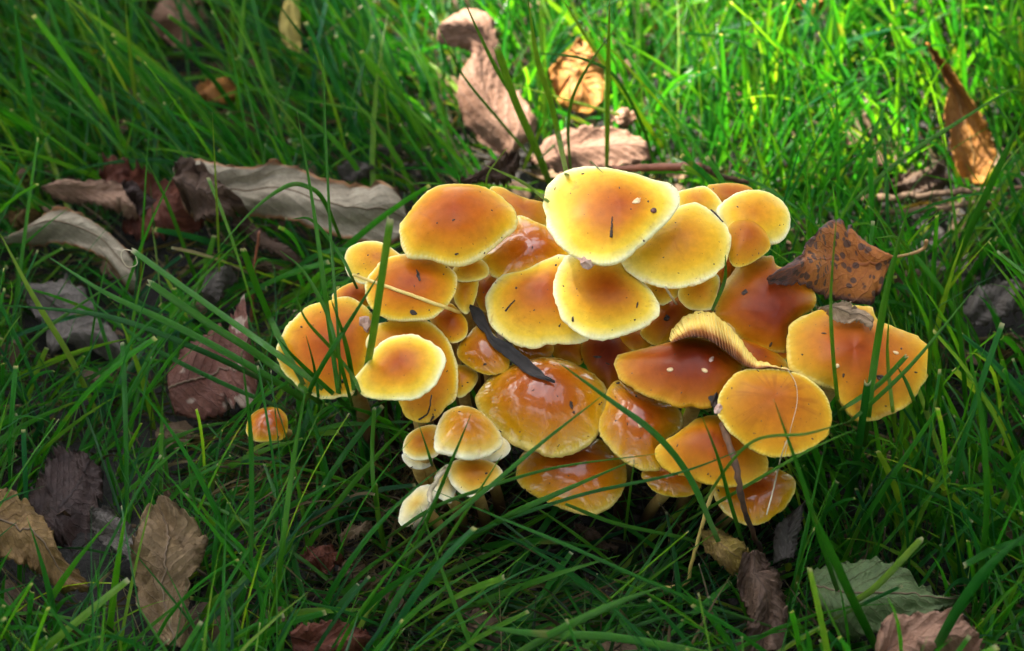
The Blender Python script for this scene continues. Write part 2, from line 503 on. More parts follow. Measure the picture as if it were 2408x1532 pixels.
    CAP_TRIS_V.append(V); CAP_TRIS_F.extend([tuple(i + off for i in f) for f in F])
    CLEAR.append((out, float(np.linalg.norm(C - cam_loc)), hard))
    return root

# back row and the sunlit caps
mushroom('largest pale yellow cap, topmost in the cluster, with a dark round seed on it',
  cB((5,380),(15,300),(60,225),(130,165),(230,120),(340,105),(470,112),(600,135),(720,165),(830,205),(930,225),(1000,265),(1035,330),(1030,390),(990,450),(930,520),(860,590),(780,665),(700,735),(620,800),(540,835),(450,845),(380,830),(280,800),(190,750),(100,670),(45,590),(15,500)),
  cB((600,390))[0], 'bright', 2.6, (20,-3), .26, 2.0, wav=.012)
mushroom('smooth orange domed cap at the upper left of the cluster with a thin pale rim',
  cA((190,600),(215,530),(270,450),(330,370),(400,300),(480,255),(580,238),(700,238),(800,250),(880,280),(960,325),(1030,390),(1080,450),(1095,500),(1080,560),(1030,610),(960,670),(880,740),(820,790),(740,830),(650,850),(560,840),(470,810),(380,790),(300,790),(250,775),(215,710)),
  cA((600,420))[0], 'orange', 1.6, (18,3), .50, 2.4, wav=.008)
mushroom('dull ochre cap half hidden behind the orange dome and the biggest pale cap',
  cA((880,270),(960,262),(1060,310),(1170,350),(1280,375),(1330,430),(1320,540),(1230,560),(1120,540),(1000,460),(900,360)),
  cA((1130,420))[0], 'ochre', -.8, (10,0), .4, 2.2)
mushroom('red orange cap with a wet glint squeezed beneath the biggest pale cap',
  cA((805,805),(840,770),(900,700),(1000,600),(1080,510),(1090,475),(1160,490),(1250,530),(1330,570),(1420,660),(1480,760),(1400,820),(1250,870),(1050,925),(950,955),(880,915),(830,865)),
  cA((1215,690))[0], 'orange', .55, (24,-6), .30, 1.9, wet=True)
mushroom('wide cap with broad cream margin, right of the upper half of the black leaf',
  cA((845,1110),(870,1040),(930,960),(1000,910),(1150,880),(1300,800),(1440,770),(1560,850),(1600,1000),(1640,1200),(1640,1380),(1560,1430),(1440,1445),(1300,1445),(1240,1470),(1130,1465),(1040,1430),(950,1370),(880,1290),(855,1200)),
  cA((1270,1000))[0], 'bright', 1.0, (27,-4), .30, 2.1, wav=.014)
mushroom('cream edged cap with a brown orange middle at the very centre of the cluster',
  cB((78,1050),(85,980),(110,890),(150,810),(190,770),(300,770),(450,780),(590,800),(650,870),(740,970),(800,1020),(850,1080),(880,1140),(880,1210),(850,1260),(780,1310),(680,1350),(590,1380),(500,1405),(430,1415),(340,1395),(270,1360),(190,1300),(140,1250),(115,1170),(95,1120)),
  cB((510,1000))[0], 'bright', 1.9, (28,-2), .28, 2.1, wav=.016)
mushroom('pale cap with fine combed cream rim, tucked under the right of the biggest cap',
  cB((592,820),(650,760),(780,640),(880,540),(950,460),(1060,395),(1160,378),(1240,420),(1320,490),(1390,560),(1420,640),(1415,720),(1390,810),(1350,880),(1290,930),(1220,970),(1140,1000),(1040,1018),(940,1018),(850,1000),(760,970),(680,920),(620,870)),
  cB((1040,610))[0], 'pale', 1.75, (24,4), .26, 2.0, wav=.012)
mushroom('rounded yellow cap at the upper right end of the cluster against the tall grass',
  cB((1310,440),(1350,380),(1420,325),(1510,290),(1600,280),(1700,300),(1790,350),(1850,430),(1868,500),(1860,580),(1820,650),(1760,685),(1690,690),(1560,690),(1440,640),(1350,540)),
  cB((1580,450))[0], 'pale', .7, (20,8), .42, 2.3)
mushroom('yellow cap with a smooth crease growing out below the rounded upper right cap',
  cB((1400,560),(1480,500),(1570,500),(1650,550),(1700,630),(1715,720),(1640,790),(1530,850),(1430,850),(1390,720)),
  cB((1560,600))[0], 'ochre', 1.15, (26,6), .40, 2.3)
mushroom('farthest back cap, a thin brown yellow dome peeping over the rounded upper right cap',
  cB((1240,255),(1300,240),(1400,230),(1500,240),(1580,275),(1590,340),(1500,400),(1350,400),(1270,340)),
  cB((1430,310))[0], 'ochre', -.2, (10,4), .40, 2.3)
mushroom('small folded pale cap wedged between the biggest cap and the rounded upper right cap',
  cB((1010,310),(1120,270),(1220,255),(1290,300),(1340,360),(1350,400),(1310,450),(1240,450),(1160,440),(1040,430)),
  cB((1150,350))[0], 'pale', .3, (14,-14), .42, 2.0, wav=.03)
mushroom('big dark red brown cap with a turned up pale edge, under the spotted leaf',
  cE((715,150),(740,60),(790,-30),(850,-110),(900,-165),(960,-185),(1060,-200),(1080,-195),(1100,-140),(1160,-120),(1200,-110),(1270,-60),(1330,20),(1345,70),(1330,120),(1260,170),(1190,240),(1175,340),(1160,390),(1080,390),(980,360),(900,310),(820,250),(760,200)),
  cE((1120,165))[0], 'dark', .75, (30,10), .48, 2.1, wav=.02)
mushroom('broad amber cap at the right end, with a small tan leaf on its back edge',
  cE((1165,300),(1175,230),(1230,190),(1330,140),(1450,100),(1600,105),(1680,120),(1700,180),(1780,220),(1900,270),(1980,310),(2030,380),(2035,440),(2005,560),(1950,650),(1880,720),(1780,760),(1720,790),(1600,800),(1550,760),(1500,700),(1440,620),(1300,560),(1200,500),(1170,440),(1165,370)),
  cE((1560,360))[0], 'amber', 1.6, (26,8), .34, 2.0, wav=.05, hard=.0, lump=2.3)
mushroom('amber brown cap like an open shell, with pale flecks, in front of the curled gills',
  cE((128,450),(150,410),(260,375),(400,340),(520,310),(620,300),(720,330),(800,390),(880,450),(900,490),(890,560),(830,620),(750,680),(690,720),(600,712),(500,710),(420,680),(330,650),(240,610),(165,560),(135,500)),
  cE((660,410))[0], 'dark', 2.1, (16,-4), .44, 2.0)
mushroom('round yellow ochre cap at the front right, with a fine white crack and dark rays',
  cE((752,730),(755,660),(790,590),(850,520),(920,492),(1020,485),(1120,490),(1220,510),(1310,555),(1380,620),(1420,690),(1437,760),(1430,840),(1400,910),(1340,950),(1260,990),(1180,1010),(1110,1020),(1040,1010),(950,970),(870,910),(800,840),(765,780)),
  cE((1090,640))[0], 'ochre', 3.0, (32,4), .22, 2.0, wav=.01, rays=True)
mushroom('dark orange cap whose near side shows in the gap right of the curled gills',
  cE((820,240),(900,300),(1000,330),(1090,370),(1160,440),(1180,510),(1100,530),(960,520),(850,420),(800,320)),
  cE((1000,380))[0], 'amber', 1.0, (26,10), .34, 2.1)
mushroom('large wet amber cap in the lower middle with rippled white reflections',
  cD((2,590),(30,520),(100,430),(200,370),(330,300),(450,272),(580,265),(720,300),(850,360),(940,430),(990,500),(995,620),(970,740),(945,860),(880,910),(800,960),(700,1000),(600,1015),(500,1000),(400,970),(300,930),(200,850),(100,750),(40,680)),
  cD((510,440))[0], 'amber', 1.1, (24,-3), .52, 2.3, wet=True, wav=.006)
mushroom('wet orange brown cap with one long reflection, right of the large wet cap',
  cD((935,800),(945,720),(985,620),(990,540),(1020,480),(1080,440),(1200,500),(1350,570),(1500,620),(1560,700),(1560,800),(1450,880),(1390,960),(1380,1020),(1400,1080),(1400,1110),(1280,1120),(1200,1090),(1100,1030),(1010,940),(950,860)),
  cD((1270,690))[0], 'amber', 1.55, (26,4), .50, 2.2, wet=True, wav=.01)
mushroom('front amber cap with a nibbled yellow rim, crossed by a dark bent twig',
  cE((370,990),(400,940),(480,890),(560,830),(640,780),(750,770),(830,830),(900,900),(970,960),(1040,1010),(1055,1080),(1020,1140),(940,1180),(840,1195),(740,1190),(640,1165),(560,1130),(470,1110),(400,1060)),
  cE((720,900))[0], 'amber', 2.3, (24,4), .40, 2.1, wav=.02)
mushroom('wet brown cap below the large wet cap, behind long crossing grass blades',
  cD((310,1130),(330,1050),(370,980),(500,940),(600,930),(760,920),(900,880),(960,890),(1050,980),(1150,1090),(1150,1180),(1110,1290),(1050,1370),(980,1420),(880,1455),(780,1440),(650,1400),(500,1330),(380,1260),(320,1190)),
  cD((720,1050))[0], 'amber', .55, (24,0), .50, 2.3, wet=True, wav=.006)
mushroom('small wet olive yellow cap under the front amber cap, low over the dark soil',
  cE((290,1110),(400,1080),(480,1090),(580,1110),(650,1180),(620,1230),(560,1255),(480,1258),(390,1235),(320,1180)),
  cE((460,1130))[0], 'ochre', 1.1, (20,0), .5, 2.3, wet=True)
mushroom('lowest amber cap at the front right, overlaid with grass and a white straw',
  cE((720,1200),(800,1150),(950,1130),(1060,1080),(1160,1110),(1215,1160),(1210,1240),(1150,1330),(1060,1400),(960,1430),(880,1410),(790,1350),(740,1280)),
  cE((1000,1190))[0], 'amber', 1.5, (22,6), .45, 2.3, wet=True, hard=.3)

# left wing
mushroom('tilted orange disc cap at the left end, striped by standing grass blades',
  cC((248,410),(275,330),(320,240),(380,180),(450,120),(560,85),(640,60),(710,55),(770,75),(840,130),(870,170),(880,220),(870,300),(850,420),(800,560),(760,620),(750,680),(690,710),(560,715),(500,700),(420,665),(370,610),(310,560),(275,500)),
  cC((610,370))[0], 'orange', .9, (36,-8), .22, 2.0, wav=.02, hard=.2)
mushroom('cream rimmed cap with a brown middle, standing on a dark stem at the front left',
  cC((752,610),(760,580),(830,490),(860,450),(880,400),(950,335),(1040,305),(1130,298),(1200,320),(1300,380),(1340,430),(1345,480),(1320,540),(1280,620),(1200,690),(1130,720),(1060,722),(960,720),(860,710),(790,680),(755,640)),
  cC((1040,470))[0], 'bright', 2.7, (26,-8), .24, 2.3, wav=.016)
mushroom('yellow brown cap like a raised collar right behind the cream rimmed front left cap',
  cC((830,360),(850,300),(910,230),(990,205),(1080,200),(1200,205),(1280,245),(1350,320),(1390,400),(1420,500),(1425,620),(1410,710),(1360,770),(1290,840),(1200,870),(1100,840),(1050,750),(1000,650),(880,500)),
  cC((1150,450))[0], 'orange', 1.3, (38,10), .24, 2.2)
mushroom('orange brown cap below the orange dome, with a square black flake near its rim',
  cA((-60,1060),(-50,960),(0,890),(60,820),(150,780),(300,760),(400,765),(500,800),(580,860),(625,920),(635,990),(610,1070),(560,1150),(510,1200),(430,1255),(300,1265),(160,1265),(60,1230),(0,1190),(-40,1130)),
  cA((280,970))[0], 'orange', 1.6, (25,0), .32, 2.3, wav=.012)
mushroom('yellow cap at the far left of the top row, partly behind a cut grass blade',
  cA((-215,800),(-190,730),(-130,690),(-50,668),(40,670),(110,700),(180,750),(230,800),(240,880),(100,960),(-60,990),(-150,960),(-200,900)),
  cA((20,780))[0], 'pale', .9, (24,-6), .34, 2.2)
mushroom('sliver of a pale yellow cap just under the lower rim of the smooth orange dome',
  cA((600,880),(660,820),(760,790),(850,830),(875,905),(830,950),(740,972),(640,970),(600,930)),
  cA((730,860))[0], 'pale', .9, (26,0), .30, 2.2)
mushroom('small yellow cap with a white lower rim, above the top tip of the black leaf',
  cA((620,980),(680,930),(770,930),(795,980),(780,1080),(740,1180),(700,1218),(650,1180),(605,1090)),
  cA((690,1030))[0], 'pale', .8, (30,0), .40, 2.2)
mushroom('brown orange cap lying beneath the yellow straw, left of the black leaf',
  cA((420,1240),(470,1180),(560,1130),(640,1180),(710,1280),(708,1370),(660,1420),(590,1435),(500,1390)),
  cA((580,1260))[0], 'orange', .85, (28,0), .42, 2.2)
mushroom('reddish cap side showing in the gap right of the small white rimmed cap',
  cA((770,1000),(860,915),(960,940),(960,1080),(900,1200),(820,1190),(770,1100)),
  cA((860,1030))[0], 'amber', .35, (26,0), .42, 2.2)
mushroom('yellow wet cap under the upper half of the black leaf',
  cC((1420,440),(1430,370),(1490,300),(1560,240),(1660,300),(1750,420),(1750,520),(1700,550),(1640,562),(1580,550),(1530,530),(1470,490)),
  cC((1600,390))[0], 'ochre', .85, (28,-4), .40, 2.3, wet=True)
mushroom('little yellow cap beside the collar shaped cap, above the dark gap',
  cC((1380,560),(1410,500),(1480,500),(1530,530),(1555,570),(1540,620),(1490,680),(1430,708),(1385,650)),
  cC((1450,570))[0], 'pale', .55, (26,0), .40, 2.2)
mushroom('thin wet ochre strip of a cap under the wide cream margined cap',
  cD((290,160),(400,120),(520,120),(580,150),(590,230),(520,290),(400,300),(310,250)),
  cD((450,190))[0], 'ochre', .2, (26,0), .40, 2.2, wet=True)
mushroom('small brown cap in shade beneath the meeting point of the two cream rimmed caps',
  cD((590,150),(700,110),(800,160),(822,270),(790,325),(700,300),(600,275)),
  cD((700,180))[0], 'ochre', .15, (26,0), .45, 2.2)
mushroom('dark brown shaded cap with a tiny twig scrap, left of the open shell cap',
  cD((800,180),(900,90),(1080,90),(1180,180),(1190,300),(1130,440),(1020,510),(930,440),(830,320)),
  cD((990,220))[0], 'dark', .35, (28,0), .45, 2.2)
mushroom('pale yellow cap edge below the combed cream rim, left of its twin',
  cB((760,960),(850,930),(980,950),(1035,1020),(1020,1080),(950,1132),(890,1148),(830,1080)),
  cB((900,1010))[0], 'pale', .95, (28,0), .34, 2.2)
mushroom('pale yellow cap with a cream lower rim below the right end of the combed cap',
  cB((1020,1080),(1040,1000),(1150,940),(1290,910),(1335,960),(1320,1060),(1285,1170),(1200,1192),(1110,1180),(1050,1135)),
  cB((1190,1020))[0], 'pale', 1.05, (28,4), .34, 2.2)
mushroom('brown orange cap left of the curled gills, with a black crumb on it',
  cB((860,1180),(930,1090),(1060,1080),(1130,1160),(1110,1280),(1010,1380),(930,1430),(840,1452),(735,1370),(800,1270)),
  cB((980,1200))[0], 'amber', .45, (28,-4), .36, 2.2)
mushroom('little yellow cap tip with a straw bit, under the lower rim of the centre cap',
  cB((580,1390),(650,1320),(760,1340),(830,1430),(780,1490),(680,1490),(600,1450)),
  cB((700,1400))[0], 'ochre', .3, (26,0), .42, 2.2)
mushroom('dark orange sliver of a cap between the combed cap and the dark red brown cap',
  cB((1330,800),(1420,740),(1470,820),(1430,950),(1340,980),(1290,900)),
  cB((1380,850))[0], 'amber', .35, (26,4), .4, 2.2)
mushroom('small orange cap hiding behind the left disc cap at its top edge',
  cC((610,50),(680,-10),(780,-40),(870,10),(880,90),(800,130),(700,120),(630,100)),
  cC((750,40))[0], 'orange', .25, (20,0), .4, 2.2)
mushroom('brown purple shaded cap low in the gap below the dark red brown cap',
  cE((1060,370),(1110,300),(1190,290),(1215,360),(1180,420),(1110,430)),
  cE((1140,340))[0], 'dark', .8, (26,4), .4, 2.2)

# small young caps at the lower left
mushroom('bell shaped young cap with a white skirt, left of the large wet cap',
  cC((1268,1010),(1285,900),(1330,810),(1400,770),(1480,760),(1560,790),(1640,860),(1700,940),(1712,1000),(1680,1050),(1600,1090),(1500,1107),(1400,1090),(1330,1070),(1285,1060)),
  cC((1490,870))[0], 'young', 2.3, (16,2), .62, 2.0, wet=True, umbo=.06, hard=.45)
mushroom('young yellow cap with a white rim left of the bell shaped cap',
  cC((1070,1060),(1080,980),(1120,930),(1200,890),(1290,890),(1320,980),(1300,1070),(1220,1105),(1130,1105)),
  cC((1180,990))[0], 'young', 1.7, (16,-6), .50, 2.1, hard=.45)
mushroom('white cap edge directly below the young yellow cap',
  cC((1062,1090),(1100,1040),(1200,1040),(1260,1090),(1250,1145),(1180,1170),(1110,1152)),
  cC((1160,1090))[0], 'white', 1.1, (16,0), .35, 2.2, hard=.45)
mushroom('whitish cap edge poking out under the right side of the bell shaped cap',
  cC((1510,1060),(1600,1010),(1700,960),(1751,990),(1765,1040),(1730,1085),(1660,1118),(1570,1115)),
  cC((1650,1020))[0], 'white', 1.5, (16,8), .40, 2.2, hard=.45)
mushroom('small pale cap with a brown top and lobed white rim below the bell shaped cap',
  cC((1350,1170),(1390,1120),(1470,1100),(1560,1103),(1660,1130),(1715,1190),(1690,1250),(1620,1310),(1530,1355),(1450,1330),(1380,1260)),
  cC((1530,1170))[0], 'young', 2.0, (22,0), .42, 2.1, wav=.03, hard=.45)
mushroom('pale button cap wedged left of the small lobed cap',
  cC((1265,1260),(1290,1190),(1350,1140),(1400,1160),(1420,1260),(1400,1340),(1370,1390),(1290,1345)),
  cC((1340,1240))[0], 'white', 1.6, (18,-6), .50, 2.2, hard=.45)
mushroom('lowest white elongated young cap lying beside a bleached straw',
  cC((1040,1500),(1060,1400),(1100,1340),(1160,1290),(1220,1270),(1270,1280),(1290,1330),(1220,1430),(1120,1520),(1070,1540)),
  cC((1160,1390))[0], 'white', 1.6, (24,-20), .45, 2.2, hard=.45)
mushroom('tiny orange cap alone in the grass at the far left, with a wet glint',
  cC((55,910),(70,850),(110,800),(180,770),(260,775),(310,810),(328,880),(310,960),(260,985),(180,995),(110,985),(65,950)),
  cC((200,840))[0], 'orange', 1.1, (16,-4), .60, 2.1, wet=True, hard=.1, dz=-.028)

# the torn cap whose rim is rolled back, gills outward
def rolled_gills():
    top = spline(cE((455,300),(480,240),(560,165),(640,140),(720,152),(790,205),(870,285),(930,370),(985,430),(1070,458),(1190,492)), 150)
    bot = spline(cE((470,330),(530,310),(600,292),(680,305),(760,355),(830,410),(880,448),(920,470),(975,485),(1080,478),(1195,500)), 150)
    top[:, 1] += 1.3 * np.sin(np.arange(150) * .9) + 1.6 * np.sin(np.arange(150) * .37 + 1)      # a frilled edge
    root_p = P(*cE((820,420))[0], .03); root_p[2] = -.004
    root = thing('mushroom', 'torn cap rolled back, its pale yellow ridged gills facing outward above the open shell cap', 'mushroom', tuple(root_p), 'mushrooms of the orange cluster')
    nv = 12; V = []; B = []; al = []; ac = []
    for i in range(150):
        for j in range(nv):
            w = j / (nv - 1)
            q = top[i] * (1 - w) + bot[i] * w
            zc = zbase(q[1]) + 1.5 * .0075 + .004
            lift = .018 * w ** .8 - .008 + .0015 * math.sin(math.pi * w)
            p = P(q[0], q[1], zc)
            d = norm(p - cam_loc)
            B.append(p - d * (lift - .0028))
            k = i % 4
            ridge = (.0009 if k in (0, 1) else -.0010) * min(1, w * 6) * (1 + .5 * math.sin(i * 1.7))
            V.append(p - d * (lift + ridge)); al.append(w); ac.append(i / 149)
    m = NT('rolled_gills')
    w = m.attr('along')
    n1 = m.noise(60, 4, .6)
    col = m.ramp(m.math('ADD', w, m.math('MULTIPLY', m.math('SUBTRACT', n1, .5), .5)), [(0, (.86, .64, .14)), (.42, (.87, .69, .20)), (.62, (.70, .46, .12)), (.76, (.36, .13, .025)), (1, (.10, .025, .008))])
    m.l(col, m.p.inputs['Base Color']); m.p.inputs['Roughness'].default_value = .6
    m.p.inputs['Subsurface Weight'].default_value = .15; m.p.inputs['Subsurface Radius'].default_value = (1, .4, .1); m.p.inputs['Subsurface Scale'].default_value = .002
    f = grid_faces(150, nv)
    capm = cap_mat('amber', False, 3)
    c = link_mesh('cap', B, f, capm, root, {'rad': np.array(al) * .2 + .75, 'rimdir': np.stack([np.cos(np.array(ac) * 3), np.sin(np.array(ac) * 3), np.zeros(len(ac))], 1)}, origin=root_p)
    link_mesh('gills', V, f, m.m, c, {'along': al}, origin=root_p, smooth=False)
    off = sum(len(a) for a in CAP_TRIS_V)
    CAP_TRIS_V.append(np.array(V)); CAP_TRIS_F.extend([tuple(i + off for i in q) for q in f])
    top_p = np.array(V).mean(0) + np.array((0, .012, -.006))
    t = np.linspace(0, 1, 10)[:, None]
    sv, sf, st = tube(top_p * (1 - t) + (root_p + np.array((0, .012, 0))) * t, np.full(10, .004), 10)
    link_mesh('stem', sv, sf, M_STEM, root, {'along': st}, origin=root_p)
    CLEAR.append((np.vstack([top, bot[::-1]]), float(np.linalg.norm(np.array(V).mean(0) - cam_loc)), 1.0))
rolled_gills()

BVH = BVHTree.FromPolygons([tuple(v) for v in np.concatenate(CAP_TRIS_V)], CAP_TRIS_F)
def hit(px, py):
    """the first cap surface (or else the soil) seen along this line of sight: point, normal"""
    d = norm(ray(px, py))
    h = BVH.ray_cast(Vector(cam_loc), Vector(d))
    if h[0] is not None:
        nn = np.array(h[1]); 
        if nn @ d > 0: nn = -nn
        return np.array(h[0]), nn
    return P(px, py, .006), np.array((0, 0, 1.0))
def Q(px, py, z):
    """z >= 0: height in cm.  z < 0: resting that many cm above whatever lies there"""
    if z >= 0: return P(px, py, z * .01)
    p, nn = hit(px, py)
    return p + nn * (-z * .01) * .5 - norm(ray(px, py)) * (-z * .01) * .5

def in_front(pts, gap, passes=6):
    """slide points of a row toward the viewer until they clear the caps by `gap` metres; the slide is eased along the row"""
    pts = np.asarray(pts, float).copy()
    d = pts - cam_loc; L = np.linalg.norm(d, axis=1); d /= L[:, None]
    need = np.zeros(len(pts))
    for i in range(len(pts)):
        h = BVH.ray_cast(Vector(cam_loc), Vector(d[i]))
        if h[0] is not None: need[i] = max(0.0, L[i] - (h[3] - gap))
    if need.max() <= 0: return pts
    k = need.copy()
    for _ in range(passes):
        k = np.maximum(need, (np.roll(k, 1) + k + np.roll(k, -1)) / 3) if len(k) > 3 else need
        k[0] = max(need[0], k[1] * .8); k[-1] = max(need[-1], k[-2] * .9)
    return pts - d * k[:, None]

# ------------------------------------------------------------------ fallen leaves
def leaf(label, left, right, z, tilt, mat, cup=.004, wrinkle=.0016, serr=0.0, group='fallen leaves in the grass', midrib=None, petiole=None, rest=False, hard=.86, thick=.00025, seed=None, cat='leaf', roll=0.0, name='fallen_leaf', sag=0.0, front=0.0, tears=True):
    """left / right: the two margins from base to tip in picture units; z: height in cm of the middle; tilt: (toward, right) degrees"""
    rs = np.random.default_rng(len(CLEAR) * 7 + 3 if seed is None else seed)
    nu, nv = 44, 21
    L = spline(left, nu); R = spline(right, nu)
    w = np.linspace(-1, 1, nv)
    u = np.linspace(0, 1, nu)
    if serr:
        saw = ((np.arange(nu) % 3) / 2.0 - .5)
        d = R - L; d = d / (np.linalg.norm(d, axis=1)[:, None] + 1e-6)
        L = L - d * (serr * saw * (.6 + .8 * rs.random(nu)))[:, None]; R = R + d * (serr * np.roll(saw, 1) * (.6 + .8 * rs.random(nu)))[:, None]
    d = R - L; uu = np.linspace(0, 1, nu)
    for q in range(rs.integers(2, 5) if tears else 0):                         # small tears
        g = (rs.uniform(.06, .17) * np.exp(-((uu - rs.uniform(.1, .9)) / rs.uniform(.012, .03)) ** 2))[:, None]
        if q % 2: L = L + d * g
        else: R = R - d * g
    px = L[:, None, 0] * (1 - w[None]) / 2 + R[:, None, 0] * (1 + w[None]) / 2
    py = L[:, None, 1] * (1 - w[None]) / 2 + R[:, None, 1] * (1 + w[None]) / 2
    cx, cy = px.mean(), py.mean()
    n = tilt_normal(*tilt)
    if rest:
        C, _ = hit(cx, cy); C = C + np.array((0, 0, z * .01))
    else:
        C = P(cx, cy, z * .01)
    base = on_plane(px, py, C, n)
    a1, a2, a3 = rs.uniform(0, 6.28, 3)
    hgt = .5 * cup * (w[None] ** 2 - .35) + sag * np.sin(math.pi * u)[:, None] + wrinkle * .8 * (
        np.sin(9 * u[:, None] + a1 + 2.2 * w[None]) + .7 * np.sin(17 * u[:, None] + a2 - 3 * w[None]) * np.abs(w[None]) + .5 * np.sin(5 * w[None] + a3 + 6 * u[:, None]))
    q = u[:, None] * 11 - 3 * np.abs(w[None])                   # the blade is puckered between its side veins
    hgt = hgt + wrinkle * .75 * (np.abs(q - np.floor(q) - .5) * 2 - .5) * np.minimum(1, np.abs(w[None]) * 4)
    cr = np.sin(3.1 * u[:, None] + 2.3 * w[None] + a2) ; hgt = hgt + wrinkle * 1.1 * np.abs(cr)
    hgt = hgt + roll * np.clip(np.abs(w[None]) - .6, 0, 1) ** 2
    # margins crinkle more than the middle
    hgt = hgt + wrinkle * .8 * rs.normal(0, 1, (nu, 1)) * (w[None] > .9) + wrinkle * .8 * rs.normal(0, 1, (nu, 1)) * (w[None] < -.9)
    V = base + hgt[..., None] * n
    if front:
        for i in range(nu): V[i] = in_front(V[i], front, 12)
        push = np.linalg.norm(V - base - hgt[..., None] * n, axis=2).max(1)
        k = push.copy()
        for _ in range(30):
            k = np.maximum(push, (np.roll(k, 1) + k + np.roll(k, -1)) / 3); k[0] = max(push[0], k[1]); k[-1] = max(push[-1], k[-2])
        V = base + hgt[..., None] * n
        dd = V - cam_loc; dd /= np.linalg.norm(dd, axis=2)[..., None]
        V = V - dd * k[:, None, None]
    V = V.reshape(-1, 3)
    origin = C.copy(); origin[2] = min(C[2], V[:, 2].min())
    uvw = np.stack([np.repeat(u, nv), np.tile(w, nu), np.zeros(nu * nv)], 1)
    o = link_mesh(name, V, grid_faces(nu, nv), mat, None, {'leafuv': uvw}, origin=origin)
    so = o.modifiers.new('thickness', 'SOLIDIFY'); so.thickness = thick; so.offset = -1
    tag(o, label, cat, group)
    mid = V.reshape(nu, nv, 3)[:, nv // 2]
    if midrib:
        path = mid + n * .0001
        sv, sf, st = tube(path, np.linspace(.00036, .00014, nu), 6)
        link_mesh('midrib', sv, sf, midrib, o, {'along': st}, origin=origin)
    if petiole:
        pts, zs, pm = petiole
        path = np.array([P(a, b, c * .01) for (a, b), c in zip(pts, zs)])
        path[0] = mid[0]
        path = spline(path, 16)
        sv, sf, st = tube(path, np.linspace(.0004, .0006, 16), 8)
        link_mesh('leaf_stalk', sv, sf, pm, o, {'along': st}, origin=origin)
    if hard > 0:
        CLEAR.append((np.vstack([L, R[::-1]]), float(np.linalg.norm(C - cam_loc)), hard))
    return o

LM_PINK = leaf_mat('leaf_pink_brown', (.26, .135, .085), (.40, .235, .16), (.17, .085, .05))
LM_PINKV = leaf_mat('leaf_pink_veined', (.19, .095, .06), (.31, .18, .125), (.10, .05, .03))
LM_BEIGE = leaf_mat('leaf_grey_beige', (.26, .215, .15), (.46, .40, .30), (.20, .15, .10), edge=(.35, .14, .04))
LM_SALMON = leaf_mat('leaf_salmon', (.30, .17, .11), (.52, .33, .23), (.20, .11, .07))
LM_RED = leaf_mat('leaf_red_brown', (.10, .028, .016), (.21, .065, .034), (.07, .02, .014))
LM_GREY = leaf_mat('leaf_grey', (.10, .085, .075), (.19, .165, .145), (.07, .055, .045))
LM_BLEACH = leaf_mat('leaf_bleached_red', (.12, .042, .028), (.19, .075, .05), (.07, .025, .02), bleach=(.42, .31, .24))
LM_PURPLE = leaf_mat('leaf_dark_purple', (.030, .016, .014), (.060, .032, .026), (.022, .012, .011))
LM_GOLD = leaf_mat('leaf_golden_brown', (.15, .085, .028), (.30, .185, .065), (.09, .045, .016))
LM_CRINK = leaf_mat('leaf_crinkled', (.13, .08, .036), (.28, .19, .095), (.09, .055, .026))
LM_SPOT = leaf_mat('leaf_spotted', (.34, .10, .016), (.46, .165, .026), (.30, .09, .03), edge=(.085, .05, .055), spots=.8, tip=(.075, .048, .055))
LM_TAN = leaf_mat('leaf_tan', (.30, .20, .12), (.46, .34, .22), (.20, .12, .07))
LM_ORANGE = leaf_mat('leaf_orange', (.33, .14, .045), (.50, .22, .03), (.26, .10, .05))
LM_YELLOW = leaf_mat('leaf_yellow_green', (.40, .33, .09), (.50, .40, .11), (.33, .26, .08))
LM_PALEGREEN = leaf_mat('leaf_pale_green', (.075, .13, .040), (.12, .17, .07), (.14, .13, .06), transl=.1)
LM_BLACK = plain_mat('leaf_black', (.008, .007, .008), (.034, .027, .023), .8, 180, .0003)
LM_BROWN = leaf_mat('leaf_dull_brown', (.075, .042, .027), (.15, .09, .058), (.05, .028, .018))
LM_YTIP = leaf_mat('leaf_yellow_tipped', (.22, .13, .06), (.45, .34, .05), (.17, .10, .05))
SM_STALK = plain_mat('leaf_stalk', (.26, .13, .04), (.40, .23, .08), .6, 300)
SM_RIBTAN = plain_mat('midrib_tan', (.10, .065, .038), (.18, .12, .07), .8, 300)

leaf('pinkish brown leaf with its upper end curled over, standing behind the cluster',
  c2((1190,1130),(1000,1010),(880,860),(835,700),(840,560),(890,450),(930,400),(900,350),(800,330),(700,300),(690,220)),
  c2((1250,1080),(1400,900),(1330,740),(1240,620),(1170,480),(1130,340),(1110,240),(1080,130),(1000,70),(880,60),(760,120)), 3.2, (52, -6), LM_PINKV, cup=-.007, wrinkle=.0011, serr=3, tears=False, hard=.94)
leaf('long grey beige leaf left of the orange dome, brown and folded at one end',
  c4((1200,100),(1290,35),(1420,50),(1560,95),(1750,115),(1900,65),(2080,95),(2250,180),(2450,190),(2620,170),(2760,260),(2830,430)),
  c4((1240,260),(1290,400),(1420,470),(1560,460),(1700,430),(1850,440),(2000,470),(2200,540),(2400,600),(2600,630),(2750,620),(2850,540)), 3.0, (40, 0), LM_BEIGE, cup=-.007, wrinkle=.0020, midrib=SM_RIBTAN)
leaf('brown flap of a folded leaf lying against the left end of the grey beige leaf',
  c4((1215,110),(1290,45),(1400,60),(1480,150),(1560,230),(1680,330)), c4((1250,280),(1300,420),(1420,480),(1540,480),(1640,440),(1710,390)), 3.7, (38, -8), LM_BROWN, cup=-.008, wrinkle=.0030)
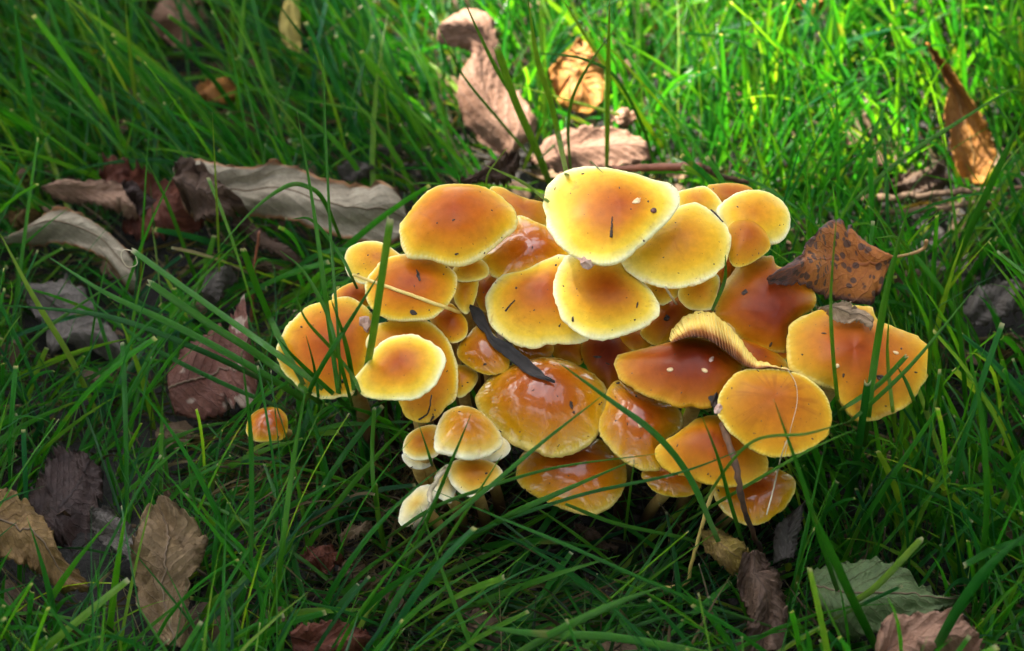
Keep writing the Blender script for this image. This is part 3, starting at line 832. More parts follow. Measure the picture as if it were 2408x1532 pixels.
leaf('salmon pink leaf at the left, left of the dark purple leaf underside',
  c4((290,240),(370,190),(480,180),(600,205),(740,200),(850,205),(930,280),(970,400)),
  c4((300,275),(380,315),(500,340),(600,350),(700,375),(800,410),(880,440),(955,452)), 2.4, (36, 0), LM_SALMON, cup=-.008, wrinkle=.0022, serr=2)
leaf('red brown crumpled leaf with pointed lobes between the salmon leaf and the grey beige leaf',
  c4((700,185),(760,90),(860,90),(940,160),(1060,200),(1160,170),(1240,200),(1280,330),(1420,420)),
  c4((760,300),(830,380),(900,460),(880,530),(880,600),(960,640),(1080,650),(1220,600),(1420,520)), 1.7, (30, 0), LM_RED, cup=.004, wrinkle=.0036, serr=3)
leaf('dark purple leaf underside sticking up between the salmon and the red brown leaves',
  c4((840,210),(930,200),(1000,270),(1090,330)), c4((880,300),(930,360),(975,450),(1010,430)), 2.9, (44, 8), LM_PURPLE, cup=-.004, wrinkle=.0012)
leaf('beige veined leaf with an orange edge at the far left, arched over the grass',
  c4((20,600),(100,560),(230,470),(330,400),(450,390),(560,410),(680,470),(780,560),(870,660),(930,760)),
  c4((20,640),(120,640),(280,612),(430,612),(560,660),(680,720),(760,775),(850,900),(900,960),(960,950)), 2.2, (34, 0), LM_BEIGE, cup=-.010, wrinkle=.0016, midrib=SM_RIBTAN)
leaf('small golden brown curled leaf tip behind the arched beige veined leaf',
  c4((60,440),(110,400),(200,395),(290,420)), c4((80,520),(150,525),(230,490),(290,450)), 1.8, (36, 0), LM_GOLD, cup=-.004)
leaf('flat grey leaf with a torn edge at the left, under long grass blades',
  c4((130,900),(220,890),(400,890),(560,960),(660,1040),(700,1150),(800,1260),(880,1400)),
  c4((160,990),(220,1100),(280,1200),(330,1280),(340,1430),(500,1350),(700,1380),(850,1450)), 1.1, (16, 0), LM_GREY, cup=-.003, wrinkle=.0018, serr=3)
leaf('red brown leaf with bleached patches beside the left disc cap',
  cS((388,865),(440,815),(500,780),(545,740),(575,690)), cS((410,975),(470,985),(540,968),(590,960),(605,900)), 2.0, (28, -6), LM_BLEACH, cup=-.003, wrinkle=.0014, serr=3, midrib=SM_RIBTAN)
leaf('dark purple brown leaf low at the left with one white speck',
  cS((60,1170),(105,1100),(150,1050),(190,1065)), cS((120,1270),(180,1295),(236,1210),(243,1110)), 1.2, (22, 0), LM_PURPLE, cup=-.003, serr=3, hard=.78)
leaf('golden brown veined leaf at the left edge below the dark purple leaf',
  cS((-20,1150),(50,1160),(110,1220),(140,1300),(205,1370)), cS((-20,1290),(40,1330),(90,1350),(140,1385),(205,1398)), 2.4, (30, 14), LM_GOLD, cup=-.006, wrinkle=.0018, midrib=SM_RIBTAN, hard=.78)
leaf('large crinkled tan leaf at the bottom left with dark veins, tip pointing up',
  cS((390,1530),(330,1440),(306,1340),(315,1270),(350,1190)), cS((445,1530),(445,1400),(478,1310),(482,1250),(390,1172)), 2.0, (26, 0), LM_CRINK, cup=-.006, wrinkle=.0024, serr=3, midrib=SM_RIBTAN, hard=.78)
leaf('small grey lobed leaf left of the large crinkled tan leaf',
  cS((315,1330),(240,1275),(212,1225),(222,1198)), cS((345,1260),(310,1240),(275,1208),(255,1193)), 1.7, (26, 0), LM_GREY, cup=-.004, serr=3, hard=.78)
leaf('orange leaf with black spots and a dark purple tip leaning on the dark cap',
  cF((885,345),(830,290),(720,220),(650,170),(600,115),(540,108),(450,140),(400,200),(345,250),(330,310),(270,360),(200,405),(95,488)),
  cF((885,380),(850,480),(815,600),(780,640),(680,640),(540,610),(470,592),(380,542),(330,520),(280,514),(230,512),(160,508),(95,496)), 6.4, (34, 6), LM_SPOT, cup=-.006, wrinkle=.0012, serr=3,
  petiole=(cF((885,360),(960,340),(1050,318),(1110,285),(1122,240)), (6.2, 6.0, 5.9, 6.0, 6.3), SM_STALK), front=.001)
leaf('small tan leaf lying on the back edge of the broad amber cap',
  cF((425,675),(500,655),(580,640),(650,655),(720,680),(772,740)), cF((430,687),(490,712),(520,742),(600,777),(680,777),(772,812)), .35, (32, 8), LM_TAN, cup=-.002, wrinkle=.0008, rest=True, front=.0022, midrib=SM_RIBTAN)
leaf('tall orange brown pointed leaf standing upright at the upper right',
  c3((1930,1310),(1900,1150),(1860,1000),(1820,800),(1850,660),(1830,560),(1760,440),(1703,305)), c3((2100,1300),(2190,1150),(2165,1000),(2100,850),(2000,690),(1880,510),(1800,400),(1708,305)), 2.8, (58, 0), LM_ORANGE, cup=.009, wrinkle=.0010, serr=3, midrib=SM_STALK)
leaf('yellow green leaf hanging tip up at the top left, on a pale stalk',
  c1((1990,290),(1970,180),(1990,60),(2050,-60)), c1((2120,440),(2130,300),(2120,100),(2110,-60)), 2.6, (52, 0), LM_YELLOW, cup=-.003, wrinkle=.0006,
  petiole=(c1((2010,300),(2000,340),(2020,430),(2033,545)), (2.4, 2.2, 1.6, .8), SM_STALK))
leaf('big pale green leaf at the lower right, lying under grass blades',
  c7((870,960),(1000,920),(1150,895),(1350,910),(1540,950),(1700,1040),(1830,1150),(1930,1180)), c7((900,1150),(1000,1300),(1150,1400),(1350,1380),(1500,1340),(1700,1300),(1850,1240),(1930,1190)), 2.2, (24, 0), LM_PALEGREEN, cup=-.006, midrib=SM_RIBTAN)
leaf('pinkish brown blurred leaf in the bottom right corner in front of the pale green leaf',
  c7((1340,1540),(1370,1380),(1450,1270),(1600,1265),(1800,1255),(1970,1290),(2050,1380)), c7((1360,1660),(1480,1660),(1600,1660),(1750,1660),(1900,1640),(2030,1600),(2090,1480)), 3.4, (34, 0), LM_PINK, cup=-.006, wrinkle=.0022)
leaf('brown leaf end turning yellow, near the foot of the bent twig',
  c7((130,690),(200,680),(270,670),(350,730),(430,790),(460,860)), c7((120,760),(150,850),(200,880),(280,960),(350,980),(440,900)), 2.8, (32, -10), LM_YTIP, cup=-.004, wrinkle=.0022)
leaf('dark brown leaf hanging down to the bottom edge below the yellow turning leaf end',
  c7((400,860),(370,1060),(450,1250),(420,1400),(400,1560)), c7((560,830),(620,950),(680,1060),(720,1250),(700,1560)), 2.4, (30, 0), LM_BROWN, cup=-.006, wrinkle=.0022)
leaf('mauve brown leaf with a pointed tip beside the lowest amber cap',
  c7((640,900),(620,700),(680,620),(740,560),(832,488)), c7((760,890),(800,780),(815,660),(835,560),(836,500)), 2.4, (34, 8), LM_GREY, cup=-.004, wrinkle=.0018)
leaf('orange brown leaf in the sun patch with thin grass shadows, behind the biggest cap',
  c2((1480,500),(1510,600),(1530,700),(1640,780),(1760,820)), c2((1650,330),(1700,270),(1800,380),(1870,500),(1890,700)), 2.2, (40, 0), LM_ORANGE, cup=-.005, wrinkle=.0012)
leaf('flat pink brown leaf with barred grass shadows, right behind the biggest pale cap',
  c2((1350,1130),(1450,1000),(1600,920),(1800,900),(2000,900),(2150,980),(2200,1080)), c2((1420,1200),(1550,1210),(1700,1210),(1850,1200),(2000,1180),(2150,1150),(2210,1110)), 2.6, (30, 0), LM_PINK, cup=-.004, wrinkle=.0014)
leaf('small pink leaf corner in the sun above the barred flat leaf',
  c2((1920,870),(1930,790),(2020,770)), c2((2010,900),(2080,870),(2110,800)), 2.8, (34, 0), LM_SALMON, cup=-.003)
leaf('dark ragged leaf edge with a paler margin behind the orange dome',
  cA((640,220),(700,180),(790,140),(900,90),(1000,30),(1080,-10)), cA((700,245),(800,250),(900,240),(1000,220),(1080,160),(1110,40)), 4.4, (30, 0), LM_BROWN, cup=-.003, wrinkle=.0020, serr=3)
leaf('dark brown leaf in the right background beside a bent brown stem',
  c3((1420,1330),(1500,1260),(1600,1200),(1750,1150),(1830,1160)), c3((1430,1375),(1550,1385),(1650,1400),(1750,1380),(1850,1300)), 1.6, (34, 0), LM_BROWN, cup=-.005, wrinkle=.0018)
leaf('blurred brown leaf at the top edge, left of the yellow green leaf',
  c1((1180,320),(1100,250),(1050,150),(1150,-20)), c1((1300,380),(1420,200),(1450,100),(1400,-30)), 1.2, (34, 0), LM_PINK, cup=-.006, wrinkle=.0020)
leaf('blurred orange leaf half buried in grass below the brown leaf at the top edge',
  c1((1380,650),(1450,570),(1530,540),(1640,590)), c1((1420,720),(1500,740),(1620,720),(1710,660)), 1.2, (30, 0), LM_ORANGE, cup=-.006, wrinkle=.0016)
leaf('grey purple leaf behind the right end of the long grey beige leaf',
  c2((-10,1170),(80,1140),(180,1150),(250,1190)), c2((0,1270),(100,1280),(190,1260),(250,1225)), 2.0, (32, 0), LM_GREY, cup=-.004)
leaf('small grey purple leaf in the dark grass right of the grey beige leaf',
  c2((220,1080),(280,1050),(380,1040),(440,1020)), c2((230,1110),(300,1120),(380,1100),(440,1060)), 1.6, (30, 0), LM_GREY, cup=-.003)
leaf('narrow grey brown leaf lying below the long grey beige leaf',
  c4((1620,460),(1680,460),(1850,560),(1980,640),(2080,740)), c4((1620,500),(1720,580),(1850,680),(1980,750),(2090,790)), 1.8, (24, 0), LM_BROWN, cup=-.004, wrinkle=.0014)
leaf('dark rolled leaf in the shade just below the narrow grey brown leaf',
  c4((1390,960),(1430,850),(1500,790),(1600,800)), c4((1430,1040),(1520,1040),(1570,930),(1650,880)), 1.8, (30, 0), LM_GREY, cup=-.007)
leaf('blurred orange leaf in the sun at the top edge right of centre',
  c3((660,-30),(760,60),(850,130)), c3((990,-40),(970,60),(900,150)), 1.4, (34, 0), LM_ORANGE, cup=-.004)
leaf('dark grey leaf in the grass at the right edge',
  cF((1340,690),(1420,570),(1560,520),(1700,480)), cF((1420,800),(1560,760),(1680,720),(1770,640)), 1.2, (26, 0), LM_GREY, cup=-.003)
leaf('dark red brown leaf lying at the bottom edge left of centre',
  cS((680,1480),(740,1465),(830,1472),(875,1500)), cS((690,1535),(760,1552),(830,1548),(875,1520)), 1.6, (26, 0), LM_RED, cup=-.003)
leaf('black narrow leaf lying slantwise across the middle of the cluster',
  cD((-36,-122),(50,-90),(100,10),(150,110),(260,160),(330,220),(400,280),(480,350),(545,410),(602,446)),
  cD((-36,-108),(0,0),(60,80),(130,180),(200,240),(290,310),(370,380),(450,415),(530,435),(605,458)), 1.15, (34, 0), LM_BLACK, cup=.0006, wrinkle=.0002, rest=True, front=.0012)
leaf('small brown curled leaf scrap among dead roots in the lower left',
  cS((700,1320),(740,1280),(780,1290)), cS((740,1345),(790,1340),(810,1310)), 1.2, (26, 0), LM_RED, cup=-.004)
leaf('tan broken leaf strip on the roots, left of the lowest white young cap',
  c6((0,720),(80,660),(160,630),(230,640)), c6((20,770),(100,740),(180,710),(240,670)), 1.2, (26, 0), LM_TAN, cup=-.003)
leaf('pale brown leaf fragment on the dark soil below the wet brown cap',
  c6((1660,640),(1740,640),(1860,740),(1970,800)), c6((1680,700),(1760,770),(1860,830),(1960,850)), .9, (22, 0), LM_BROWN, cup=-.003)

# ------------------------------------------------------------------ single grass blades that stand out
M_BLADE = [grass_mat('blade_%s' % nm, st, rough=.30) for nm, st in (
    ('green', GREENS), )][0]
BLADES = []
def blade(label, pts, w, tint=.5, cut=False, taper=1.0, group='grass blades that stand out', fold=.28, mat=None, front=True):
    """pts: (px, py, z cm) from the foot to the tip; w: width in picture units"""
    path = np.array([Q(*p) for p in pts])
    n = 26
    path = spline(path, n)
    if front: path = in_front(path, .0035)
    foot = path[0].copy()
    t = np.linspace(0, 1, n)
    wd = w * PXM * .38
    tint = min(1.0, tint + .22)
    prof = np.minimum(1, .72 + 1.6 * t)
    if cut: prof = prof * np.where(t > .93, 1 - (t - .93) * 1.2, 1)
    else: prof = prof * np.clip((1 - t) / (.42 * taper), 0, 1) ** .75
    tang = np.gradient(path, axis=0); V = []; ac = []
    rs = np.random.default_rng(int(abs(pts[0][0] * 7 + pts[-1][1] * 3)) + 1)
    tw0, tw1 = rs.uniform(-.5, .5), rs.uniform(-.8, .8)
    for i in range(n):
        tt = norm(tang[i]); d = norm(cam_loc - path[i])
        a = norm(np.cross(tt, d)); b = np.cross(a, tt)
        th = tw0 + (tw1 - tw0) * t[i]
        a2 = a * math.cos(th) + b * math.sin(th); b2 = np.cross(tt, a2)
        h = wd * prof[i]
        for k in (-1, -.5, 0, .5, 1):
            V.append(path[i] + a2 * h * k + b2 * h * fold * (abs(k) - .5)); ac.append(k)
    if cut:                                   # a mown end: frayed fibres instead of a point
        for k in range(5): V[(n - 1) * 5 + k] = V[(n - 1) * 5 + k] + norm(tang[-1]) * rs.uniform(-.6, 1.0) * wd
    o = link_mesh('grass_blade', V, grid_faces(n, 5), mat or M_BLADE, None,
        {'tint': np.full(n * 5, tint), 'along': np.repeat(t, 5), 'cut': np.full(n * 5, 1.0 if cut else 0.25), 'across': np.array(ac)}, origin=foot)
    o.modifiers.new('thickness', 'SOLIDIFY').thickness = .00022
    tag(o, label, 'grass blade', group)
    return o

# in front of and beside the cluster
blade('thick upright blade with a mown white end in front of the orange brown cap', [(850,985,.3),(862,880,5.8),(880,770,9.6),(918,517,13.2)], 22, .62, cut=True, front=False)
blade('bent blade slanting up right over the left disc cap', [(690,1010,.2),(744,885,6.6),(820,760,9.0),(898,636,11.0)], 15, .30)
blade('tall straight blade rising left of the orange dome, wider of a pair', [(806,985,.4),(792,900,4.2),(765,700,8.4),(735,480,10.6),(698,262,13.0)], 16, .42)
blade('thin tall blade that is the right one of the pair left of the orange dome', [(802,965,.8),(795,780,7.2),(778,560,9.5),(768,350,11.5),(761,130,13.5)], 9, .40)
blade('blade with a mown fibrous end, upper left of the left disc cap', [(715,905,1.5),(650,780,5.0),(606,680,7.5),(572,588,9.6)], 20, .40, cut=True)
blade('wide mown blade slanting down right to the disc cap, upper of two', [(760,915,3.2),(650,830,5.2),(480,710,6.2),(312,588,7.0)], 23, .38, cut=True)
blade('wide mown blade slanting down right, just under its longer neighbour', [(755,950,2.8),(620,845,4.6),(480,755,5.4),(350,665,6.0)], 26, .42, cut=True)
blade('long flat blade with a pale tip at the far left, reaching the disc cap', [(780,985,1.6),(620,880,3.6),(420,770,4.6),(250,690,5.2),(98,594,5.6)], 22, .35)
blade('dark green long blade below the other left ones, pointing up left', [(700,975,1.4),(520,900,2.6),(330,800,3.4),(165,665,4.0)], 15, .20)
blade('bluish blade sagging from the left edge toward the disc cap', [(640,905,2.0),(460,820,3.6),(250,745,4.2),(-20,715,4.4)], 20, .10)
blade('thin upright yellow green blade over the grey beige leaf', [(518,720,.5),(515,600,3.0),(508,440,6.0),(499,265,9.0)], 8, .85)
blade('pale yellow green long blade slanting down at the far left', [(245,1010,.3),(170,850,2.4),(80,700,4.4),(-5,540,6.2)], 19, .95)
blade('blade slanting up right at the far left, crossing the pale long one', [(-10,960,.4),(60,820,2.4),(170,730,3.4),(310,640,4.4)], 12, .45)
blade('blade leaning up right at the left edge above the arched beige leaf', [(-10,480,.5),(60,370,2.0),(128,258,3.6)], 12, .62)
blade('arching blade whose tip droops in front of the grey beige leaf', [(800,560,4.2),(760,470,6.8),(724,440,7.4),(677,437,7.6),(600,490,7.4),(508,590,6.6)], 15, .42)
blade('straight blade slanting over the red brown crumpled leaf', [(485,720,.4),(440,600,2.6),(389,467,4.8),(335,359,6.6)], 13, .50)
blade('short blade left of the pair, its tip over the grey beige leaf end', [(840,680,6.8),(800,600,8.0),(735,520,9.0),(686,515,9.6)], 11, .35)
blade('slim blade across the disc cap leaning left', [(832,970,.8),(800,850,7.2),(770,740,8.6),(715,640,9.6),(660,590,10.4)], 12, .42)
blade('short dark blade standing in front of the disc cap', [(752,990,1.2),(748,930,4.6),(738,860,6.6),(720,790,8.0)], 9, .25)
blade('blurred upright blade in front of the tiny lone cap', [(590,1320,3.6),(592,1150,5.6),(588,1000,7.4),(568,828,9.6)], 15, .30)
blade('blurred upright blade curving up right of the tiny lone cap', [(640,1480,1.5),(662,1300,4.6),(690,1080,7.0),(724,888,9.2)], 17, .45)
blade('upright blade with a brown band in front of the dead roots', [(902,1260,1.4),(880,1160,3.6),(875,1060,4.6),(880,960,5.8)], 13, .50, cut=True)
blade('stubby mown blade right of the banded one, low on the roots', [(905,1290,1.2),(890,1220,2.6),(882,1140,3.6)], 16, .60, cut=True)
blade('pointed blade slanting down right across the wet caps', [(1690,1275,4.2),(1620,1120,5.8),(1540,1020,7.2),(1430,938,8.6),(1306,847,9.8)], 19, .32)
blade('blurred slim blade slanting up right, crossing the pointed blade', [(940,1320,3.4),(1110,1180,5.6),(1270,1045,7.4),(1428,922,9.2)], 13, .34)
blade('long arched blade crossing the wet brown cap under the large wet cap', [(905,1270,2.2),(1010,1200,4.0),(1116,1157,5.0),(1304,1101,6.2),(1545,1068,6.8)], 12, .40)
blade('wide folded blade slanting up right over the lowest part of the wet brown cap', [(1060,1300,1.8),(1180,1222,4.0),(1304,1164,5.4),(1491,1082,6.8)], 19, .36)
blade('stiff blade dropping straight down from the folded one', [(1468,1272,1.6),(1478,1190,3.4),(1492,1082,6.8)], 9, .55)
blade('slim bluish blade running from the roots to the front amber cap', [(950,1340,1.6),(1116,1252,3.4),(1360,1166,5.0),(1595,1113,6.6),(1790,1040,8.0)], 11, .12)
blade('glossy blade low over the bare soil, sloping down right', [(1330,1186,4.4),(1450,1232,3.4),(1640,1275,2.4),(1720,1330,1.6)], 12, .42)
blade('blade slanting across the small young caps', [(960,1420,1.0),(1040,1290,3.2),(1110,1180,5.2),(1180,1070,7.0)], 11, .55)
blade('blade with a pointed tip in front of the bell shaped cap', [(900,1440,.8),(980,1280,3.2),(1060,1090,6.2),(1108,975,8.0)], 12, .40)
blade('long low blade under the small young caps, leaning up right', [(880,1330,.8),(960,1270,2.2),(1080,1190,4.2),(1220,1105,6.0)], 10, .60)
blade('long blade slanting down right across the bottom centre', [(1830,1480,2.0),(1600,1400,3.4),(1350,1290,4.4),(1120,1160,.0),(1000,1115,.0)][:3]+[(1180,1220,4.4),(1010,1150,4.2)], 11, .22)
blade('wide blurred blade lying along the bottom right of centre', [(1180,1560,3.0),(1320,1480,4.6),(1450,1420,5.4),(1560,1380,6.0)], 24, .42)
blade('flat blade along the bottom edge', [(1700,1545,3.2),(1450,1500,4.0),(1250,1490,4.4),(1120,1470,4.6)], 24, .38)
blade('upright yellow green blade across the spotted leaf', [(1985,1040,1.0),(1971,952,4.6),(1958,820,8.6),(1954,690,10.4),(1969,486,13.2)], 12, .60)
blade('wide upright blade right of the spotted leaf', [(2030,1060,1.0),(2052,880,6.4),(2085,682,9.8),(2140,470,13.0)], 24, .42)
blade('mown bluish blade with a white end in front of the broad amber cap', [(2000,1170,.8),(2018,1060,4.4),(2040,900,7.4)], 22, .12, cut=True)
blade('blade slanting up right over the right end of the broad amber cap', [(1990,1000,5.4),(2070,930,6.8),(2160,840,8.0),(2300,670,9.6)], 14, .45)
blade('straight pale edged blade slanting to the right edge high in the grass', [(1870,620,2.8),(2077,410,5.4),(2244,293,7.2),(2420,184,8.6)], 15, .50)
blade('wide blade at the right edge leaning right', [(2180,760,1.5),(2290,520,5.4),(2360,370,7.8),(2420,240,9.8)], 23, .40)
blade('blade with a bent over tip at the right of the spotted leaf', [(2140,690,2.8),(2145,610,5.2),(2110,560,6.6),(2060,560,7.2)], 11, .60)
blade('blurred wide blade standing at the lower right', [(2080,1560,1.0),(2010,1420,4.0),(1950,1290,6.6),(1900,1180,8.6)], 26, .34)
blade('blurred bluish blade leaning right in the bottom right corner', [(2180,1560,3.0),(2260,1420,5.6),(2330,1330,7.4),(2430,1240,9.0)], 30, .10)
blade('blurred long blade rising along the right edge', [(2300,1400,2.0),(2320,1200,5.8),(2310,1000,8.6),(2280,820,10.8)], 18, .36)
blade('mown light tipped blade by the pale green leaf', [(2000,1420,3.0),(2060,1380,3.8),(2165,1270,5.4)], 20, .70, cut=True)
blade('green blade curling up against the pale rim of the dark red brown cap', [(1678,735,-.2),(1700,660,-.5),(1722,610,-1.0)], 12, .50)
blade('thin blade crossing the front round cap from left to right', [(1640,1200,4.6),(1760,1045,8.4),(1900,1020,9.6),(2000,990,8.0)], 9, .55)
blade('blade in front of the front amber cap, left of the bent twig', [(1760,1320,1.6),(1720,1190,5.0),(1690,1080,7.4),(1650,975,9.6)], 12, .34)
blade('long thin blade crossing the lowest amber cap toward the upper right', [(1600,1235,2.6),(1760,1140,5.2),(1900,1060,7.0),(2010,1010,8.2)], 10, .50)
blade('upright blurred blade right of the lowest amber cap', [(1990,1450,1.0),(1930,1270,5.2),(1880,1110,8.0),(1820,940,10.4)], 16, .36)
blade('yellow green upright blade over the right half of the broad amber cap', [(2110,1050,3.0),(2102,988,4.4),(2087,843,7.2),(2091,733,9.2)], 12, .70)
blade('pale tipped blade slanting up right over the middle of the broad amber cap', [(1974,966,5.6),(2062,908,6.6),(2131,839,7.6)], 15, .45, cut=True)
blade('blade slanting down right from the right half of the broad amber cap', [(2190,1060,2.6),(2138,916,6.0),(2109,861,7.4)], 13, .40)
blade('blade leaning right past the far right rim of the broad amber cap', [(2186,1050,2.0),(2207,934,5.2),(2226,857,7.0)], 12, .55)
blade('upright blade just inside the far right rim of the broad amber cap', [(2176,985,3.4),(2182,916,5.4),(2189,755,8.6),(2178,693,9.6)], 13, .35)
blade('tall blade standing right of the broad amber cap', [(2277,1040,1.0),(2262,824,6.2),(2240,690,9.0)], 15, .42)
blade('slender blade slanting down right across the whole left disc cap', [(850,930,2.8),(828,882,5.0),(773,813,7.6),(719,751,9.0),(690,680,10.2)], 11, .45)
blade('wide blade slanting across the right side of the left disc cap', [(838,960,1.0),(830,897,4.6),(810,798,8.2),(777,700,10.4)], 15, .38)
blade('blade slanting down right across the lower rim of the left disc cap', [(850,985,1.0),(828,966,3.0),(708,857,7.0),(649,791,8.6)], 14, .30)
blade('thin blade against the young yellow cap', [(1022,1130,2.4),(1014,1086,4.2),(984,995,6.6)], 9, .48)
# behind the cluster, in the sun
blade('sunlit tall blade leaning left behind the ochre cap', [(1300,440,2.6),(1227,266,6.2),(1157,143,8.6),(1086,-10,11.6)], 16, .62, front=False)
blade('sunlit wide mown blade with a torn top behind the ochre cap', [(1292,432,2.8),(1265,360,4.6),(1212,240,7.2),(1168,112,9.8)], 25, .70, cut=True, front=False)
blade('sunlit tall wide blade touching the top of the biggest cap', [(1333,410,3.2),(1297,246,6.8),(1264,140,9.0),(1240,-10,12.2)], 21, .74)
blade('sunlit straight upright blade reaching the top edge', [(1427,398,3.0),(1430,187,7.4),(1434,-10,11.6)], 17, .76, front=False)
blade('sunlit blade slanting from the top edge down right', [(1560,350,1.6),(1497,260,3.6),(1390,107,7.0),(1316,-12,9.8)], 18, .78, front=False)
blade('sunlit curved blade with its tip bent to the upper right', [(1342,405,3.0),(1336,300,5.4),(1350,220,7.0),(1400,130,8.8),(1468,43,10.4)], 11, .60, front=False)
blade('long arching blade with a pointed tip to the left in the sun patch', [(1545,420,2.2),(1515,310,5.0),(1450,185,7.4),(1380,142,8.0),(1300,128,8.2),(1216,125,8.2)], 11, .50, front=False)
blade('thin sunlit blade slanting right above the farthest cap', [(1640,340,1.5),(1540,230,4.0),(1450,130,6.2),(1396,88,7.2)], 9, .80, front=False)
blade('pale shining blade lying across the sun patch', [(1640,330,1.2),(1500,285,2.6),(1350,240,3.6),(1210,200,4.2)], 11, .96, front=False)
blade('short sunlit blade pointing left onto the biggest cap', [(1290,475,5.6),(1230,430,6.4),(1140,388,6.8)], 11, .85)
blade('dark green blade with its tip lying on top of the biggest cap', [(1270,372,5.5),(1325,366,-1.2),(1380,390,-.6),(1418,414,-.25)], 9, .15)
blade('sunlit yellow green blade left of the orange leaf in the sun', [(1230,400,2.4),(1260,330,4.0),(1290,270,5.4)], 13, .92, front=False)
blade('very thin blade rising from the back of the orange dome', [(1142,440,5.6),(1150,405,6.2),(1190,350,7.4)], 6, .85)
# upper left background
blade('long pale yellow blade standing in the top left', [(333,340,.6),(318,230,2.8),(306,130,4.6),(294,5,7.2)], 15, 1.0, front=False)
blade('long bluish blade lying down right in the top left, upper of two', [(560,320,.8),(366,182,2.6),(233,113,3.4),(83,80,4.0)], 14, .08, front=False)
blade('long bluish blade lying down right in the top left, lower of two', [(420,395,.6),(333,300,2.0),(187,173,3.6),(-10,58,5.0)], 17, .12, front=False)
blade('wide blade from the top edge slanting down right at the upper left', [(600,330,.8),(500,187,3.4),(400,85,5.4),(290,-10,7.2)], 19, .26, front=False)
blade('light green mown blade slanting down right near the blurred orange leaf', [(640,270,.8),(560,170,2.6),(470,92,4.2),(396,38,5.4)], 15, .58, cut=True, front=False)
blade('upright blade at the left of the top left corner', [(62,370,.6),(42,180,4.0),(40,110,5.4),(44,-10,7.8)], 13, .44, front=False)
blade('long dark blade slanting down from the top edge left of the curled leaf', [(1010,330,.8),(900,180,3.6),(820,90,5.2),(752,36,6.2)], 15, .18, front=False)
blade('second dark blade slanting down behind the curled leaf', [(990,390,.8),(880,270,2.6),(740,120,5.0),(640,-8,7.4)], 16, .12, front=False)
blade('green blade crossing the curled pink leaf and pointing up left', [(1240,360,2.6),(1180,290,4.6),(1090,180,6.8),(1032,68,8.8)], 10, .48, front=False)
blade('folded blade making a sharp peak at the upper left', [(345,345,.6),(385,285,1.8),(420,232,3.0),(440,280,2.0),(465,345,.6)], 8, .66, front=False)

# ------------------------------------------------------------------ straws, twigs and small bits on the caps
def stalk(name, label, cat, pts, r0, r1, mat, group=None, knots=0.0, seg=8, n=26, front=True):
    path = spline(np.array([Q(*p) for p in pts]), n)
    rs = np.random.default_rng(int(pts[0][0]) + 3)
    rad = np.linspace(r0, r1, n) * (1 + knots * rs.normal(0, 1, n))
    if front: path = in_front(path, r0 * .8)
    path[1:-1] += rs.normal(0, .12 * r0, (n - 2, 3)) * (1 + 8 * knots)
    foot = path[0].copy()
    v, f, t = tube(path, np.maximum(rad, r0 * .3), seg)
    o = link_mesh(name, v, f, mat, None, {'along': t}, origin=foot)
    return tag(o, label, cat, group)
M_STRAW = plain_mat('straw_yellow', (.62, .43, .10), (.74, .56, .18), .5, 200)
M_STRAWP = plain_mat('straw_bleached', (.34, .28, .17), (.55, .47, .32), .6, 200)
M_TWIG = plain_mat('twig_red', (.16, .045, .020), (.30, .10, .045), .55, 200)
M_TWIGD = plain_mat('twig_dark', (.018, .011, .009), (.17, .075, .030), .75, 110)
M_TWIGB = plain_mat('stem_brown', (.12, .065, .035), (.24, .14, .08), .7, 120)
M_BIT = plain_mat('debris_dark', (.012, .008, .006), (.05, .028, .018), .7, 500)
M_BITP = plain_mat('debris_pink', (.35, .19, .14), (.60, .42, .34), .7, 400)
M_SEED = plain_mat('seed_brown', (.07, .014, .008), (.12, .03, .015), .3, 400)
M_FLECK = plain_mat('fleck_pale', (.66, .38, .16), (.80, .62, .34), .6, 400)
stalk('straw', 'thin yellow straw lying slantwise from the cut blade to the black leaf', 'straw', [(846,650,-.7),(1122,764,-.5)], .00045, .0006, M_STRAW)
stalk('straw', 'bleached straw leaning against the lowest white young cap', 'straw', [(975,1240,1.0),(1000,1200,-.5),(1030,1155,-.6),(1048,1115,-.5)], .0011, .0006, M_STRAWP)
stalk('straw', 'thin white straw in front of the lowest amber cap', 'straw', [(1785,1208,-.9),(1808,1150,-1.0),(1835,1060,-1.2),(1845,1030,-1.2)], .00024, .00014, M_STRAWP)
stalk('stem', 'thin yellow brown stem bending down left from under the front amber cap', 'stem', [(1540,1385,.4),(1612,1372,.8),(1625,1330,1.6),(1650,1240,3.0),(1678,1145,4.4)], .0005, .0006, M_STALK2 if 'M_STALK2' in globals() else M_STRAW)
stalk('twig', 'dark bent twig with an orange side leaning on the front amber cap', 'twig', [(1800,1330,1.0),(1778,1270,2.4),(1750,1190,-1.0),(1722,1100,-.8),(1690,1016,-.7)], .0007, .0010, M_TWIGD, knots=.10)
stalk('twig', 'smooth red brown twig lying behind the biggest pale cap', 'twig', [(1440,398,4.6),(1540,394,4.7),(1650,392,4.8)], .0011, .0014, M_TWIG, knots=.04, front=False)
stalk('twig', 'black twig continuing behind the red brown one toward the farthest cap', 'twig', [(1640,388,4.6),(1690,412,4.0),(1760,430,3.4)], .0012, .0008, M_TWIGD, knots=.10, front=False)
stalk('stem', 'bent brown dead stem lying in the right background, upper of two', 'stem', [(2030,470,1.4),(2150,462,2.0),(2290,448,2.4),(2420,440,2.0)], .0014, .0008, M_TWIGB, knots=.10)
stalk('stem', 'bent brown dead stem lying in the right background, lower of two', 'stem', [(2050,505,1.0),(2200,492,1.6),(2330,478,1.8),(2410,520,1.2)], .0009, .0012, M_TWIGB, knots=.12)
